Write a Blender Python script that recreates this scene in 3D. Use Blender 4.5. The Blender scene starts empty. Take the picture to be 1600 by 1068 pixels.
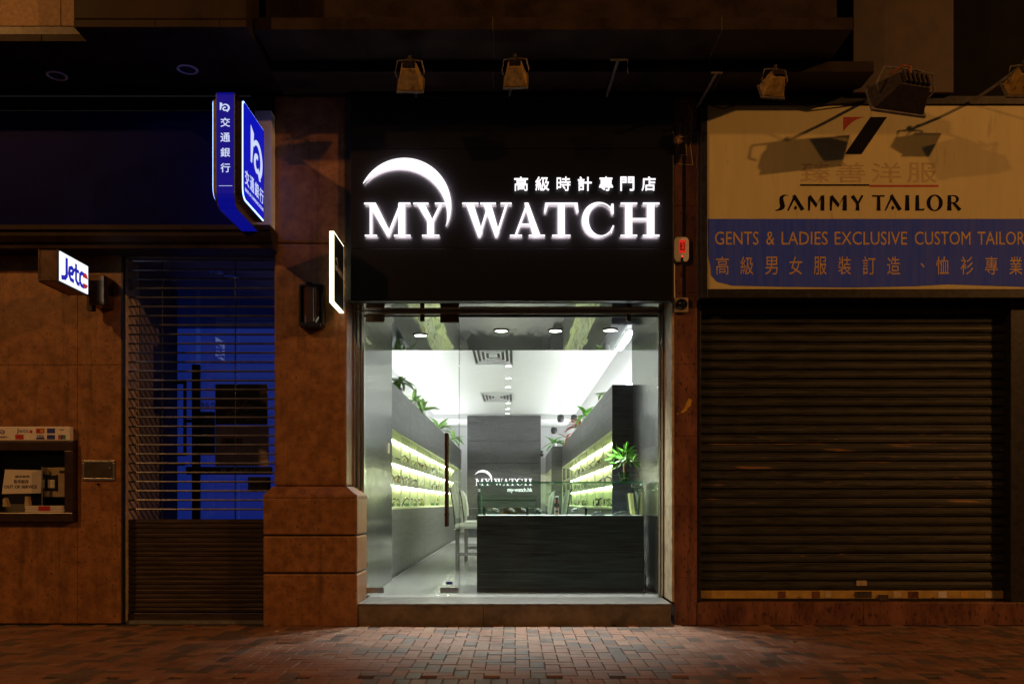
import bpy, bmesh, math, random
from mathutils import Vector, Matrix, geometry
R = math.radians
rnd = random.Random(7)
scene = bpy.context.scene
COL = scene.collection

# ---------------------------------------------------------------- camera, world, light, exposure
D, F, H, CX, CY = 8.5, 1400.0, 1.15, 805.0, 785.0     # distance to the facade, focal length in px, eye height
cam = bpy.data.cameras.new('camera')
cam.sensor_width = 36.0
cam.lens = 36.0 * F / 1600.0
cam.shift_x = -5.0 / 1600.0
cam.shift_y = 251.0 / 1600.0
cam.clip_start = 0.1
cam.clip_end = 500
camo = bpy.data.objects.new('camera', cam)
camo.location = (0, -D, H)
camo.rotation_euler = (R(90), 0, 0)
COL.objects.link(camo)
scene.camera = camo

world = bpy.data.worlds.new('World')
scene.world = world
world.use_nodes = True
wn = world.node_tree.nodes
wl = world.node_tree.links
sky = wn.new('ShaderNodeTexSky')
sky.sky_type = 'NISHITA'
sky.sun_disc = False
sky.sun_elevation = R(-2.0)
sky.sun_rotation = R(200)
wn['Background'].inputs['Strength'].default_value = 0.08
wl.new(sky.outputs['Color'], wn['Background'].inputs['Color'])


def street_light(name, loc, aim, power, col):
    l = bpy.data.lights.new(name, 'SPOT')
    l.energy = power
    l.color = col
    l.shadow_soft_size = 0.2
    l.spot_size = R(150)
    l.spot_blend = 0.6
    o = bpy.data.objects.new(name, l)
    o.location = loc
    o.rotation_euler = (Vector(aim) - Vector(loc)).to_track_quat('-Z', 'Y').to_euler()
    COL.objects.link(o)
    return o


SODIUM = (1.0, 0.42, 0.105)
street_light('street_light', (19, -13.5, 11.2), (1.5, 0, 1.5), 6100, SODIUM)
street_light('street_light', (-12, -11.5, 11.0), (1.0, 0, 1.5), 2550, SODIUM)

vs = scene.view_settings
vs.view_transform = 'Standard'
vs.look = 'None'
vs.exposure = 0.0
vs.gamma = 1.0
vs.use_curve_mapping = False
cy = scene.cycles
cy.use_denoising = True
cy.max_bounces = 10
cy.transparent_max_bounces = 24
cy.glossy_bounces = 5
cy.diffuse_bounces = 4
cy.sample_clamp_indirect = 4.0
cy.caustics_reflective = False
cy.caustics_refractive = False


# ---------------------------------------------------------------- helpers
def X(px, Y=0.0): return (px - CX) * (D + Y) / F
def Z(py, Y=0.0): return H - (py - CY) * (D + Y) / F


ORG = {}


def tag(o, label=None, cat=None, group=None, kind=None):
    if label: o['label'] = label
    if cat: o['category'] = cat
    if group: o['group'] = group
    if kind: o['kind'] = kind
    return o


def thing(name, label, cat, loc, group=None):
    o = bpy.data.objects.new(name, None)
    o.empty_display_size = 0.1
    COL.objects.link(o)
    o.location = loc
    ORG[o.name] = Vector(loc)
    return tag(o, label, cat, group)


def place(name, mesh, parent=None, loc=None):
    o = bpy.data.objects.new(name, mesh)
    COL.objects.link(o)
    if parent is not None:
        o.parent = parent
        base = ORG[parent.name]
        o.location = (Vector(loc) - base) if loc is not None else (0, 0, 0)
    else:
        base = Vector((0, 0, 0))
        if loc is not None: o.location = loc
    ORG[o.name] = Vector(loc) if loc is not None else base
    return o


def copy_tree(o, parent=None, loc=None):
    c = o.copy()
    COL.objects.link(c)
    if parent is not None:
        c.parent = parent
    if loc is not None:
        c.location = loc
    for ch in [k for k in bpy.data.objects if k.parent == o]:
        copy_tree(ch, c)
    return c


class MB:
    def __init__(s):
        s.v, s.f, s.m = [], [], []

    def add(s, vs, fs, mi=0):
        n = len(s.v)
        s.v += [tuple(v) for v in vs]
        s.f += [tuple(i + n for i in f) for f in fs]
        s.m += [mi] * len(fs)
        return s

    def box(s, x0, x1, y0, y1, z0, z1, mi=0):
        if x0 > x1: x0, x1 = x1, x0
        if y0 > y1: y0, y1 = y1, y0
        if z0 > z1: z0, z1 = z1, z0
        return s.add([(x0, y0, z0), (x1, y0, z0), (x1, y1, z0), (x0, y1, z0), (x0, y0, z1), (x1, y0, z1), (x1, y1, z1), (x0, y1, z1)],
                     [(0, 3, 2, 1), (4, 5, 6, 7), (0, 1, 5, 4), (1, 2, 6, 5), (2, 3, 7, 6), (3, 0, 4, 7)], mi)

    def prism(s, pts, fn, a, b, mi=0):
        """2D polygon (any simple outline) swept between offsets a and b; fn(u, v, w) -> xyz"""
        n = len(pts)
        tri = geometry.tessellate_polygon([[Vector((p[0], p[1], 0)) for p in pts]])
        vs = [fn(p[0], p[1], a) for p in pts] + [fn(p[0], p[1], b) for p in pts]
        fs = [tuple(t) for t in tri] + [tuple(i + n for i in reversed(t)) for t in tri]
        fs += [(i, (i + 1) % n, (i + 1) % n + n, i + n) for i in range(n)]
        return s.add(vs, fs, mi)

    def tube(s, pts, r, seg=8, mi=0, cap=True):
        pts = [Vector(p) for p in pts]
        rr = r if isinstance(r, (list, tuple)) else [r] * len(pts)
        vs, fs = [], []
        up = Vector((0, 0, 1))
        for i, p in enumerate(pts):
            t = (pts[min(i + 1, len(pts) - 1)] - pts[max(i - 1, 0)]).normalized()
            a = t.cross(up if abs(t.z) < 0.95 else Vector((1, 0, 0))).normalized()
            b = t.cross(a)
            for k in range(seg):
                q = 2 * math.pi * k / seg
                vs.append(p + (a * math.cos(q) + b * math.sin(q)) * rr[i])
        for i in range(len(pts) - 1):
            for k in range(seg):
                fs.append((i * seg + k, i * seg + (k + 1) % seg, (i + 1) * seg + (k + 1) % seg, (i + 1) * seg + k))
        if cap:
            fs.append(tuple(range(seg)))
            fs.append(tuple((len(pts) - 1) * seg + k for k in reversed(range(seg))))
        return s.add(vs, fs, mi)

    def lathe(s, prof, c, axis='Z', seg=24, mi=0):
        vs, fs = [], []
        for (r, h) in prof:
            for k in range(seg):
                q = 2 * math.pi * k / seg
                a, b = r * math.cos(q), r * math.sin(q)
                vs.append((c[0] + a, c[1] + b, c[2] + h) if axis == 'Z' else (c[0] + a, c[1] + h, c[2] + b) if axis == 'Y' else (c[0] + h, c[1] + a, c[2] + b))
        for i in range(len(prof) - 1):
            for k in range(seg):
                fs.append((i * seg + k, i * seg + (k + 1) % seg, (i + 1) * seg + (k + 1) % seg, (i + 1) * seg + k))
        fs.append(tuple(range(seg)))
        fs.append(tuple((len(prof) - 1) * seg + k for k in range(seg)))
        return s.add(vs, fs, mi)

    def mesh(s, name, mats, org=(0, 0, 0), bevel=0.0, smooth=False, segs=2):
        me = bpy.data.meshes.new(name)
        o = Vector(org)
        me.from_pydata([Vector(v) - o for v in s.v], [], s.f)
        if not isinstance(mats, (list, tuple)): mats = [mats]
        for m in mats: me.materials.append(m)
        for p, mi in zip(me.polygons, s.m): p.material_index = mi
        bm = bmesh.new()
        bm.from_mesh(me)
        bmesh.ops.recalc_face_normals(bm, faces=bm.faces)
        if bevel:
            es = [e for e in bm.edges if len(e.link_faces) == 2 and e.calc_face_angle(0) > 0.6]
            bmesh.ops.bevel(bm, geom=es, offset=bevel, segments=segs, profile=0.5, affect='EDGES', clamp_overlap=True)
        if smooth:
            for f in bm.faces: f.smooth = True
            for e in bm.edges:
                if len(e.link_faces) == 2 and e.calc_face_angle(0) > 0.7: e.smooth = False
        bm.to_mesh(me)
        bm.free()
        me.update()
        return me

    def build(s, name, mats, parent=None, bevel=0.0, smooth=False, loc=None, segs=2):
        org = Vector(loc) if loc is not None else (ORG[parent.name] if parent is not None else Vector((0, 0, 0)))
        return place(name, s.mesh(name, mats, org, bevel, smooth, segs), parent, loc if loc is not None else (org if parent is not None else None))


def bx(name, mat, parent, x0, x1, y0, y1, z0, z1, bevel=0.0):
    return MB().box(x0, x1, y0, y1, z0, z1).build(name, mat, parent, bevel)


# ---------------------------------------------------------------- materials
MC = {}


def mat(name, col, rough=0.5, metal=0.0, var=0.0, scale=6.0, col2=None, bump=0.0, bscale=None, stretch=(1, 1, 1), spec=0.5, coat=0.0,
        spots=None, rvar=0.0, streak=0.0, detail=6.0, vdist=0.02):
    if name in MC: return MC[name]
    m = bpy.data.materials.new(name)
    m.use_nodes = True
    nt = m.node_tree
    N, L = nt.nodes, nt.links
    b = N['Principled BSDF']
    b.inputs['Base Color'].default_value = (*col, 1)
    b.inputs['Roughness'].default_value = rough
    b.inputs['Metallic'].default_value = metal
    b.inputs['Specular IOR Level'].default_value = spec
    if coat:
        b.inputs['Coat Weight'].default_value = coat
        b.inputs['Coat Roughness'].default_value = 0.06
    if var or bump or spots or col2 or rvar:
        geo = N.new('ShaderNodeNewGeometry')
        mp = N.new('ShaderNodeMapping')
        mp.inputs['Scale'].default_value = stretch
        L.new(geo.outputs['Position'], mp.inputs['Vector'])
        nz = N.new('ShaderNodeTexNoise')
        nz.inputs['Scale'].default_value = scale
        nz.inputs['Detail'].default_value = detail
        nz.inputs['Roughness'].default_value = 0.65
        L.new(mp.outputs['Vector'], nz.inputs['Vector'])
        rp = N.new('ShaderNodeValToRGB')
        c2 = col2 or tuple(max(0, c * (1 - var)) for c in col)
        c1 = col if col2 else tuple(min(1, c * (1 + var)) for c in col)
        rp.color_ramp.elements[0].position = 0.35
        rp.color_ramp.elements[1].position = 0.65
        rp.color_ramp.elements[0].color = (*c2, 1)
        rp.color_ramp.elements[1].color = (*c1, 1)
        L.new(nz.outputs['Fac'], rp.inputs['Fac'])
        out = rp.outputs['Color']
        if spots:                                   # (colour, scale, threshold)
            n2 = N.new('ShaderNodeTexNoise')
            n2.inputs['Scale'].default_value = spots[1]
            n2.inputs['Detail'].default_value = 4
            L.new(mp.outputs['Vector'], n2.inputs['Vector'])
            r2 = N.new('ShaderNodeValToRGB')
            r2.color_ramp.elements[0].position = spots[2]
            r2.color_ramp.elements[1].position = min(1, spots[2] + 0.06)
            L.new(n2.outputs['Fac'], r2.inputs['Fac'])
            mx = N.new('ShaderNodeMix')
            mx.data_type = 'RGBA'
            L.new(r2.outputs['Color'], mx.inputs['Factor'])
            L.new(out, mx.inputs['A'])
            mx.inputs['B'].default_value = (*spots[0], 1)
            out = mx.outputs['Result']
        if streak:                                  # old run marks: dark, narrow, drawn out downwards
            m4 = N.new('ShaderNodeMapping')
            m4.inputs['Scale'].default_value = (7.0, 7.0, 0.55)
            L.new(geo.outputs['Position'], m4.inputs['Vector'])
            n4 = N.new('ShaderNodeTexNoise')
            n4.inputs['Scale'].default_value = 1.6
            n4.inputs['Detail'].default_value = 5
            n4.inputs['Roughness'].default_value = 0.7
            L.new(m4.outputs['Vector'], n4.inputs['Vector'])
            r4 = N.new('ShaderNodeMapRange')
            r4.inputs['From Min'].default_value = 0.54
            r4.inputs['From Max'].default_value = 0.70
            r4.inputs['To Min'].default_value = 0.0
            r4.inputs['To Max'].default_value = streak
            L.new(n4.outputs['Fac'], r4.inputs['Value'])
            x4 = N.new('ShaderNodeMix')
            x4.data_type = 'RGBA'
            L.new(r4.outputs['Result'], x4.inputs['Factor'])
            L.new(out, x4.inputs['A'])
            x4.inputs['B'].default_value = (*[c * 0.3 for c in c2], 1)
            out = x4.outputs['Result']
        L.new(out, b.inputs['Base Color'])
        if rvar:
            mr = N.new('ShaderNodeMapRange')
            mr.inputs['From Min'].default_value = 0.3
            mr.inputs['From Max'].default_value = 0.7
            mr.inputs['To Min'].default_value = max(0.02, rough - rvar)
            mr.inputs['To Max'].default_value = min(1, rough + rvar)
            L.new(nz.outputs['Fac'], mr.inputs['Value'])
            L.new(mr.outputs['Result'], b.inputs['Roughness'])
        if bump:
            n3 = N.new('ShaderNodeTexNoise')
            n3.inputs['Scale'].default_value = bscale or scale * 3
            n3.inputs['Detail'].default_value = 3
            L.new(mp.outputs['Vector'], n3.inputs['Vector'])
            bp = N.new('ShaderNodeBump')
            bp.inputs['Strength'].default_value = bump
            bp.inputs['Distance'].default_value = vdist
            L.new(n3.outputs['Fac'], bp.inputs['Height'])
            L.new(bp.outputs['Normal'], b.inputs['Normal'])
    MC[name] = m
    return m


def emit(name, col, strength):
    if name in MC: return MC[name]
    m = bpy.data.materials.new(name)
    m.use_nodes = True
    b = m.node_tree.nodes['Principled BSDF']
    b.inputs['Base Color'].default_value = (*[c * (0.5 if strength > 1.5 else 0.0) for c in col], 1)
    b.inputs['Roughness'].default_value = 0.4
    b.inputs['Specular IOR Level'].default_value = 0.25
    b.inputs['Emission Color'].default_value = (*col, 1)
    b.inputs['Emission Strength'].default_value = strength
    MC[name] = m
    return m


def glass(name, tint=(0.95, 0.98, 0.96), refl=0.05, rough=0.0, grazing=0.9):
    if name in MC: return MC[name]
    m = bpy.data.materials.new(name)
    m.use_nodes = True
    nt = m.node_tree
    N, L = nt.nodes, nt.links
    N.remove(N['Principled BSDF'])
    t = N.new('ShaderNodeBsdfTransparent')
    t.inputs['Color'].default_value = (*tint, 1)
    g = N.new('ShaderNodeBsdfGlossy')
    g.inputs['Roughness'].default_value = rough
    lw = N.new('ShaderNodeLayerWeight')
    lw.inputs['Blend'].default_value = 0.5
    pw = N.new('ShaderNodeMath'); pw.operation = 'POWER'; pw.inputs[1].default_value = 4.0
    ma = N.new('ShaderNodeMath'); ma.operation = 'MULTIPLY_ADD'; ma.inputs[1].default_value = grazing; ma.inputs[2].default_value = refl
    L.new(lw.outputs['Facing'], pw.inputs[0])
    L.new(pw.outputs[0], ma.inputs[0])
    mx = N.new('ShaderNodeMixShader')
    L.new(ma.outputs[0], mx.inputs['Fac'])
    L.new(t.outputs[0], mx.inputs[1])
    L.new(g.outputs[0], mx.inputs[2])
    L.new(mx.outputs[0], N['Material Output'].inputs['Surface'])
    MC[name] = m
    return m


granite = mat('brown_granite', (0.32, 0.150, 0.050), 0.42, var=0.0, col2=(0.17, 0.072, 0.022), scale=10.0, detail=14.0, streak=0.5, spots=((0.12, 0.055, 0.026), 35.0, 0.61), bump=0.12, bscale=90, rvar=0.12, vdist=0.006)
granite_red = mat('red_granite', (0.24, 0.10, 0.06), 0.35, col2=(0.10, 0.04, 0.028), scale=3.2, detail=10.0, streak=0.75, spots=((0.06, 0.025, 0.018), 24.0, 0.58), bump=0.1, bscale=90, rvar=0.12, stretch=(1.6, 1, 0.7), vdist=0.006)
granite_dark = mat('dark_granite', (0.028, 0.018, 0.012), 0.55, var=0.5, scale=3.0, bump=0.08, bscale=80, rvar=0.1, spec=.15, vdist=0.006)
granite_orange = mat('orange_stone', (0.42, 0.27, 0.14), 0.6, col2=(0.27, 0.16, 0.08), scale=30, bump=0.25, bscale=120, vdist=0.006)
step_stone = mat('step_stone', (0.13, 0.10, 0.07), 0.55, var=0.45, scale=5, bump=0.15, bscale=70, vdist=0.006)
sill_stone = mat('sill_stone', (0.16, 0.16, 0.15), 0.4, var=0.2, scale=12)
tan_stone = mat('tan_return_stone', (0.42, 0.34, 0.22), 0.5, var=0.3, scale=8)
mortar = mat('mortar', (0.035, 0.03, 0.026), 0.9, var=0.3, scale=30)
asphalt = mat('asphalt', (0.045, 0.045, 0.047), 0.8, var=0.3, scale=40, bump=0.4, bscale=150)
kerb_stone = mat('kerb_stone', (0.16, 0.14, 0.12), 0.6, var=0.3, scale=14)
P_RED = mat('paver_red', (0.235, 0.118, 0.072), 0.52, var=0.28, scale=2.7, bump=0.35, bscale=160, rvar=0.1, detail=10, vdist=0.006)
P_GREY = mat('paver_grey', (0.125, 0.092, 0.075), 0.46, var=0.28, scale=3.1, bump=0.35, bscale=160, rvar=0.1, detail=10, vdist=0.006)
P_TAN = mat('paver_tan', (0.25, 0.145, 0.09), 0.52, var=0.28, scale=2.3, bump=0.35, bscale=160, rvar=0.1, detail=10, vdist=0.006)
black_panel = mat('black_composite', (0.0042, 0.0042, 0.005), 0.36, spec=0.32)
steel = mat('stainless_steel', (0.52, 0.53, 0.53), 0.045, metal=1.0, bump=0.45, bscale=1.1, stretch=(2.4, 0.35, 1.6), var=0.04, scale=30, vdist=0.02)
steel_wall = mat('brushed_steel', (0.33, 0.34, 0.33), 0.17, metal=1.0, bump=0.25, bscale=1.0, stretch=(0.6, 0.8, 1.4), var=0.05, scale=30, vdist=0.02)
steel_plain = mat('plain_steel', (0.58, 0.58, 0.57), 0.22, metal=1.0, var=0.1, scale=20)
dark_metal = mat('dark_metal', (0.03, 0.028, 0.027), 0.38, metal=0.5, var=0.4, scale=20)
black_plastic = mat('black_plastic', (0.012, 0.012, 0.013), 0.3, var=0.2, scale=30)
white_plastic = mat('white_plastic', (0.72, 0.72, 0.70), 0.4, var=0.06, scale=30)
white_metal = mat('white_painted_metal', (0.62, 0.63, 0.65), 0.4, var=0.08, scale=8)
bronze = mat('bronze_bar', (0.16, 0.10, 0.06), 0.25, metal=0.9, var=0.3, scale=14)
wall_white = mat('white_wall_paint', (0.80, 0.80, 0.80), 0.7, var=0.02, scale=3)
ceil_white = mat('white_ceiling_paint', (0.78, 0.79, 0.77), 0.7, var=0.02, scale=3)
floor_tile = mat('pale_floor_tile', (0.175, 0.178, 0.166), 0.26, var=0.14, scale=3, stretch=(2, 0.5, 1))
grout = mat('tile_grout', (0.2, 0.2, 0.19), 0.8, var=0.1, scale=20)
wood_dark = mat('charcoal_wood', (0.045, 0.072, 0.076), 0.42, col2=(0.003, 0.0055, 0.006), scale=4.0, stretch=(0.55, 1.0, 11.0), bump=0.4, bscale=7, rvar=0.1, vdist=0.004, detail=9)
wood_grey = mat('grey_laminate', (0.085, 0.087, 0.086), 0.40, var=0.22, scale=3.0, stretch=(1.0, 0.5, 9.0), rvar=0.08, bump=0.1, bscale=10, vdist=0.003)
wood_side = mat('charcoal_laminate', (0.045, 0.048, 0.056), 0.35, var=0.35, scale=3.0, stretch=(1.0, 1.0, 9.0), rvar=0.08)
lime_panel = mat('lime_back_panel', (0.80, 0.85, 0.53), 0.6, var=0.05, scale=5)
partition_wood = mat('brushed_grey_laminate', (0.075, 0.077, 0.078), 0.24, var=0.2, scale=2.0, stretch=(1.0, 0.5, 40.0), bump=1.0, bscale=8, vdist=0.03, spec=.8)
shelf_mat = mat('grey_shelf', (0.58, 0.60, 0.52), 0.4, var=0.08, scale=10)
fabric = mat('pale_grey_upholstery', (0.66, 0.68, 0.68), 0.7, var=0.12, scale=40, bump=0.2, bscale=200, vdist=0.003)
leaf_m = mat('bright_leaf', (0.10, 0.30, 0.03), 0.42, var=0.45, scale=16)
leaf_pale = mat('pale_leaf', (0.26, 0.45, 0.13), 0.5, var=0.4, scale=14)
leaf_red = mat('red_leaf', (0.32, 0.10, 0.05), 0.5, var=0.4, scale=14)
bark = mat('bark', (0.20, 0.12, 0.06), 0.8, var=0.4, scale=40)
navy = mat('navy_fascia', (0.003, 0.005, 0.085), 0.42, var=0.2, scale=1.5, spec=0.02)
bank_wall_grey = mat('bank_grey_wall', (0.14, 0.13, 0.15), 0.6, var=0.15, scale=3)
rust_yellow = mat('floodlight_yellow_paint', (0.40, 0.26, 0.065), 0.6, var=0.4, scale=22, spots=((0.03, 0.02, 0.012), 24, 0.62))
rust_dark = mat('rusted_dark_metal', (0.04, 0.028, 0.02), 0.7, var=0.6, scale=30, bump=0.4, bscale=80, vdist=0.006)
grey_arm = mat('galvanised_arm', (0.20, 0.185, 0.17), 0.45, metal=0.3, var=0.35, scale=24)
cream_vinyl = mat('cream_vinyl', (0.62, 0.56, 0.30), 0.62, var=0.05, scale=2.2, stretch=(5, 1, 0.8), spots=((0.52, 0.45, 0.24), 3.0, 0.66))
blue_vinyl = mat('faded_blue_vinyl', (0.035, 0.09, 0.92), 0.6, col2=(0.07, 0.12, 0.82), spec=.15, scale=4.5, stretch=(6, 1, 0.35))
yellow_print = mat('yellow_lettering', (0.62, 0.42, 0.13), 0.6, var=0.15, scale=20)
black_print = mat('black_print', (0.008, 0.008, 0.016), 0.6, var=0.2, scale=20, spec=.05)
red_print = mat('red_print', (0.40, 0.02, 0.015), 0.5, var=0.15, scale=20)
faded_print = mat('faded_print', (0.48, 0.38, 0.22), 0.6, var=0.12, scale=20)
white_print = mat('white_print', (0.70, 0.70, 0.70), 0.5, var=0.05, scale=20)
blue_print = mat('blue_print', (0.02, 0.03, 0.28), 0.5, var=0.1, scale=20)
gold_print = mat('gold_print', (0.55, 0.32, 0.05), 0.5, var=0.1, scale=20)
green_print = mat('green_print', (0.02, 0.22, 0.10), 0.5, var=0.1, scale=20)
paper = mat('paper', (0.62, 0.60, 0.58), 0.7, var=0.06, scale=8)
shutter_paint = mat('brown_shutter_paint', (0.027, 0.0275, 0.023), 0.45, var=0.55, scale=5, stretch=(0.7, 1, 10), bump=0.2, bscale=60, rvar=0.14, vdist=0.006, spec=.3)
shutter_worn = mat('worn_shutter_paint', (0.027, 0.0275, 0.023), 0.42, var=0.5, scale=5, stretch=(0.7, 1, 10), spots=((0.30, 0.15, 0.05), 7.0, 0.645), rvar=0.14)
shutter_rub = mat('rubbed_shutter_paint', (0.027, 0.0275, 0.023), 0.45, var=0.5, scale=5, stretch=(0.35, 1, 6), spots=((0.26, 0.13, 0.045), 5.0, 0.61), rvar=0.14)
bottom_bar_m = mat('yellow_bottom_bar', (0.42, 0.28, 0.07), 0.55, var=0.25, scale=7, spots=((0.16, 0.07, 0.03), 9, 0.64))
grille_m = mat('grille_steel', (0.14, 0.155, 0.20), 0.34, metal=0.9, var=0.3, scale=6)
slat_steel = mat('grey_slat_steel', (0.052, 0.038, 0.029), 0.40, metal=0.35, var=0.35, scale=5, stretch=(0.6, 1, 8), rvar=0.1)
pane_glass = glass('shop_glass', (0.955, 0.975, 0.965), 0.035)
cabinet_glass = glass('cabinet_glass', (0.97, 0.985, 0.955), 0.015, grazing=0.16)
case_glass = glass('case_glass', (0.93, 0.975, 0.95), 0.05)
edge_glass = mat('glass_edge_green', (0.03, 0.40, 0.22), 0.2, var=0.1, scale=20)
pot_glass = glass('green_pot_glass', (0.45, 0.80, 0.62), 0.10)

LETTER = emit('lit_letter_face', (1.0, 0.95, 0.98), 1.35)
LETTER_SIDE = emit('lit_letter_back', (1.0, 0.86, 0.95), 42.0)
SMALL_LETTER = emit('small_lit_letter', (1.0, 0.95, 0.98), 1.6)
EDGE_LIT = emit('lit_acrylic_edge', (1.0, 0.97, 0.68), 2.6)
BOX_BLUE = emit('backlit_blue_acrylic', (0.003, 0.006, 0.46), 1.0)
BOX_NAVY = emit('dim_backlit_blue', (0.002, 0.003, 0.20), 1.0)
BOX_WHITE = emit('backlit_white', (0.62, 0.70, 0.95), 1.0)
BOX_SIDE = emit('pale_blue_tube', (0.25, 0.42, 1.0), 4.0)
JET_WHITE = emit('backlit_panel_white', (0.86, 0.92, 1.0), 1.25)
JET_BLUE = emit('backlit_blue_ink', (0.02, 0.02, 0.42), 1.0)
JET_RED = emit('backlit_red_ink', (0.45, 0.02, 0.03), 1.0)
DOWN = emit('downlight_lamp', (1.0, 0.98, 0.93), 30.0)
DOWN_SHOP = emit('ceiling_lamp', (1.0, 0.98, 0.94), 26.0)
COVE = emit('cove_tube', (0.97, 0.98, 1.0), 52.0)
LED = emit('shelf_led', (0.97, 1.0, 0.68), 62.0)
RED_LCD = emit('red_display', (0.55, 0.02, 0.01), 1.0)
RED_LED = emit('red_led', (1.0, 0.03, 0.02), 3.0)
BANK_GLOW = emit('blue_glow_wall', (0.010, 0.022, 0.135), 1.0)  # wall colour that glows by itself, standing in for blue light in the lobby


# ---------------------------------------------------------------- lettering
def fitted(name, s, fn, u0, u1, v0, v1, a, b, mats, parent=None, bold=0.0, space=1.0):
    """a word from the built-in font fitted into u0..u1, v0..v1 of a plane; fn(u, v, w) -> xyz, from depth a to b"""
    c = bpy.data.curves.new('lettering', 'FONT')
    c.body = s
    c.offset = bold
    c.extrude = 0.5
    c.space_character = space
    c.resolution_u = 3
    o = bpy.data.objects.new('lettering', c)
    COL.objects.link(o)
    dg = bpy.context.evaluated_depsgraph_get()
    me = bpy.data.meshes.new_from_object(o.evaluated_get(dg))
    COL.objects.unlink(o)
    bpy.data.objects.remove(o)
    co = [v.co.copy() for v in me.vertices]
    x0, x1 = min(v.x for v in co), max(v.x for v in co)
    y0, y1 = min(v.y for v in co), max(v.y for v in co)
    m = MB()
    m.add([fn(u0 + (v.x - x0) / (x1 - x0) * (u1 - u0), v0 + (v.y - y0) / (y1 - y0) * (v1 - v0), a if v.z < 0 else b) for v in co],
          [tuple(p.vertices) for p in me.polygons])
    bpy.data.meshes.remove(me)
    return m if name is None else m.build(name, mats, parent)


def front(u, v, w): return (u, w, v)                     # faces the camera (-Y); w is Y
def side_at(x0):                                          # faces +X; u runs along Y, w is the stand-off
    return lambda u, v, w: (x0 + w, u, v)


def arc(cx, cz, rx, rz, a0, a1, n=18):
    return [(cx + rx * math.cos(R(a0 + (a1 - a0) * i / n)), cz + rz * math.sin(R(a0 + (a1 - a0) * i / n))) for i in range(n + 1)]


def rect(a, b, c, d): return [(a, c), (b, c), (b, d), (a, d)]


SER = {  # heavy-light serif capitals, cap height 1: (width, outlines)
    'M': (1.38, [rect(.165, .225, .04, .96), rect(.02, .38, 0, .042), rect(0, .26, .958, 1), [(.10, 1), (.345, 1), (.77, .15), (.69, 0)],
                 [(.675, .02), (.735, .02), (1.13, 1), (1.07, 1)], rect(1.02, 1.21, .03, .97), rect(.89, 1.38, 0, .042), rect(1.03, 1.38, .958, 1)]),
    'Y': (1.0, [[(.09, 1), (.32, 1), (.60, .44), (.42, .44)], [(.80, 1), (.86, 1), (.59, .44), (.53, .44)], rect(.41, .60, .03, .46), rect(.26, .77, 0, .042),
                rect(0, .45, .958, 1), rect(.64, 1.0, .958, 1)]),
    'W': (1.47, [[(.10, 1), (.33, 1), (.60, .12), (.51, 0), (.47, 0)], [(.475, 0), (.53, 0), (.80, .88), (.76, .96)], [(.62, 1), (.85, 1), (1.10, .12), (1.02, 0), (.98, 0)],
                 [(.985, 0), (1.04, 0), (1.36, 1), (1.30, 1)], rect(0, .48, .958, 1), rect(.53, 1.0, .958, 1), rect(1.14, 1.47, .958, 1)]),
    'A': (1.04, [[(.135, .02), (.195, .02), (.53, .93), (.49, .98)], [(.43, 1.0), (.55, 1.0), (.91, .02), (.69, .02)], rect(.28, .76, .33, .375), rect(0, .36, 0, .042),
                 rect(.56, 1.04, 0, .042)]),
    'T': (1.02, [rect(.41, .61, .03, .97), rect(.03, .99, .955, 1), [(.03, 1), (.12, .955), (.05, .72), (0, .72)], [(.99, 1), (.90, .955), (.97, .72), (1.02, .72)], rect(.24, .78, 0, .042)]),
    'C': (0.96, [arc(.50, .5, .50, .52, 42, 318, 30) + list(reversed(arc(.57, .5, .37, .475, 48, 312, 30))), [(.88, .97), (.94, .97), (.94, .67), (.905, .67), (.84, .86)],
                 [(.84, .17), (.88, .10), (.96, .30), (.92, .33)]]),
    'H': (1.15, [rect(.15, .345, .03, .97), rect(.80, 1.0, .03, .97), rect(.33, .82, .49, .54), rect(0, .49, 0, .042), rect(0, .49, .958, 1), rect(.66, 1.15, 0, .042), rect(.66, 1.15, .958, 1)]),
}
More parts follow.
